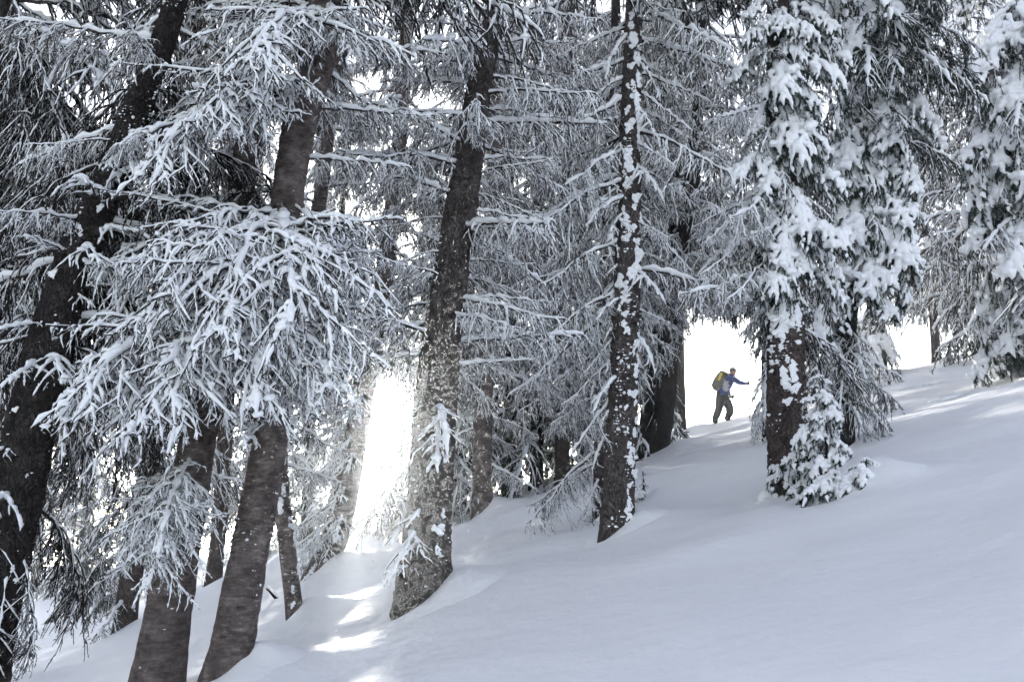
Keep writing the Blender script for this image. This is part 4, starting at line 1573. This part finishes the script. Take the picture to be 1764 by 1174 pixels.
    def rbox(c, sx, sy, sz, pw=4.0):
        g = Geo()
        Vv, F = ICO3
        q = np.sum(np.abs(Vv) ** pw, axis=1) ** (-1 / pw)
        W = Vv * q[:, None] * np.array([sx, sy, sz])
        W *= (1 + 0.02 * vnoise(Vv * 3, 4))[:, None]
        W[:, 0] -= 0.12 * sx * np.cos(W[:, 2] / sz * 1.5) - 0.1 * sx
        g.add(W + np.array(c), F)
        return g
    body = shape('pack_body', rbox((0.0, 0, 0.26), 0.155, 0.155, 0.285), M_PACK, o)
    shape('lid', rbox((0.02, 0, 0.53), 0.13, 0.15, 0.055), M_PACK, o)
    shape('yellow_panel', rbox((-0.055, -0.10, 0.36), 0.045, 0.062, 0.14), M_YELLOW, o)
    shape('side_pocket', rbox((0.0, -0.15, 0.10), 0.09, 0.03, 0.10), M_PACK, o)
    shape('front_pocket', rbox((-0.14, 0, 0.20), 0.035, 0.11, 0.17), M_PACK, o)
    for sy in (-1, 1):
        shape('shoulder_strap', strip([(0.12, 0.09 * sy, 0.52), (0.22, 0.10 * sy, 0.50), (0.30, 0.115 * sy, 0.38), (0.30, 0.125 * sy, 0.22), (0.22, 0.14 * sy, 0.10), (0.12, 0.14 * sy, 0.06)], 0.018, 0.008), M_BLACK, o)
        shape('compression_strap', strip([(0.10, 0.158 * sy, 0.40), (0.0, 0.162 * sy, 0.40), (-0.11, 0.14 * sy, 0.38)], 0.006, 0.012), M_BLACK, o)
    shape('hip_belt', strip([(0.10, -0.14, 0.02), (0.22, -0.150, -0.02), (0.33, -0.10, -0.03), (0.36, 0, -0.03), (0.33, 0.10, -0.03), (0.22, 0.150, -0.02), (0.10, 0.14, 0.02)], 0.012, 0.028), M_BLACK, o)


walker()

# ------------------------------------------------------------------ small things in the snow
def stub(px, py, pts, r, label, bark='dark'):
    P, Y = ground_hit(px, py)
    o = bpy.data.objects.new('dead_branch', None); o.location = P
    col.objects.link(o); tag(o, label, 'dead branch')
    for k, (pl, rr) in enumerate(pts):
        C = catmull(np.array(pl, dtype=float), 0.03)
        g, V, d = trunk_mesh(C, np.linspace(rr, rr * 0.35, len(C)), 8, 5 + k, 0.12, 0.0)
        link('stem' if k == 0 else 'side_twig', g.mesh('dead_branch', [M_BARK[bark]]), o)
    g = Geo()
    C = np.array(pts[0][0], dtype=float)
    P1 = catmull(C, 0.03)[2:][None].copy()
    if P1.shape[1] > 3:
        P1[..., 2] += pts[0][1] * 0.8
        n = P1.shape[1]
        rr = np.full((1, n), pts[0][1] * 0.8); rr[0, 0] *= 0.2; rr[0, -1] *= 0.2
        tubes(g, P1, rr, rr * 0.6, 6)
        link('snow', g.mesh('twig_snow', [M_SNOW]), o)


stub(476, 1030, [([(0.05, 0.05, -0.08), (-0.02, 0, 0.02), (-0.09, -0.03, 0.10), (-0.13, -0.04, 0.13)], 0.035)], 0, 'short dark stub poking from the snow beside the slim bent trunk')
stub(1312, 742, [([(0, 0, -0.08), (-0.03, 0, 0.10), (-0.12, 0, 0.30), (-0.20, 0, 0.42)], 0.010), ([(-0.02, 0, 0.05), (0.1, 0, 0.16), (0.2, 0, 0.2)], 0.006)], 0,
     'bare dead twig sticking out of the snow left of the stout reddish fir')
stub(1026, 905, [([(0, 0, -0.05), (-0.04, 0, 0.05), (-0.10, 0, 0.12)], 0.006), ([(-0.03, 0, 0.04), (-0.12, 0, 0.05), (-0.18, 0, 0.08)], 0.004)], 0,
     'fine dead twig in the snow left of the pole-thin trunk')


def tracks():
    """old half-filled ski track on the upper slope"""
    rg = np.random.default_rng(5)
    for (x0, y0, x1, y1, n) in [(1560, 668, 1640, 655, 5), (1612, 688, 1648, 682, 3), (1640, 655, 1680, 649, 2)]:
        for i in range(n):
            f = (i + rg.uniform(0.2, 0.8)) / n
            P, Y = ground_hit(x0 + (x1 - x0) * f, y0 + (y1 - y0) * f)
            g = Geo()
            lump(g, (0, 0, 0), rg.uniform(0.18, 0.30), rg.uniform(0.05, 0.09), rg.uniform(0.025, 0.04), i + 3, ICO2, 0.35)
            o = link('snow_ridge', g.mesh('snow_ridge', [M_GROUND]))
            o.location = P; o.rotation_euler = (0, -math.atan(GB), R(rg.uniform(-8, 14)))
            o['kind'] = 'structure'


tracks()


def falling_snow():
    rg = np.random.default_rng(77)
    g = Geo()
    for i in range(190):
        px, py = rg.normal(760, 170), rg.normal(770, 190)
        c = at(px, py, rg.uniform(3.5, 8.0))
        if c[2] < ground_h(c[0], c[1]) + 0.05:
            continue
        r = rg.uniform(0.0016, 0.0036) * c[1] / 5
        lump(g, c, r, r, r * rg.uniform(0.7, 1.5), i, ICO1, 0.35)
    o = link('falling_snow', g.mesh('falling_snow', [M_SNOW]))
    tag(o, 'loose snow crystals drifting in the air before the centre trunk', 'falling snow', None, 'stuff')


falling_snow()


# ------------------------------------------------------------------ frosty air
def haze():
    g = Geo()
    x0, x1, y0, y1, z0, z1 = -700, 700, -60, 700, -75, 40
    V = np.array([(x, y, z) for z in (z0, z1) for y in (y0, y1) for x in (x0, x1)])
    F = np.array([(0, 2, 3, 1), (4, 5, 7, 6), (0, 1, 5, 4), (2, 6, 7, 3), (0, 4, 6, 2), (1, 3, 7, 5)])
    g.add(V, F)
    m = bpy.data.materials.new('frosty_air')
    m.use_nodes = True
    n, l = m.node_tree.nodes, m.node_tree.links
    n.clear()
    o = n.new('ShaderNodeOutputMaterial')
    v = n.new('ShaderNodeVolumePrincipled')
    v.inputs['Color'].default_value = (0.90, 0.95, 1.0, 1)
    v.inputs['Density'].default_value = 0.0010
    v.inputs['Anisotropy'].default_value = 0.85
    l.new(v.outputs['Volume'], o.inputs['Volume'])
    h = link('haze', g.mesh('haze', [m], False))
    h['kind'] = 'stuff'


haze()
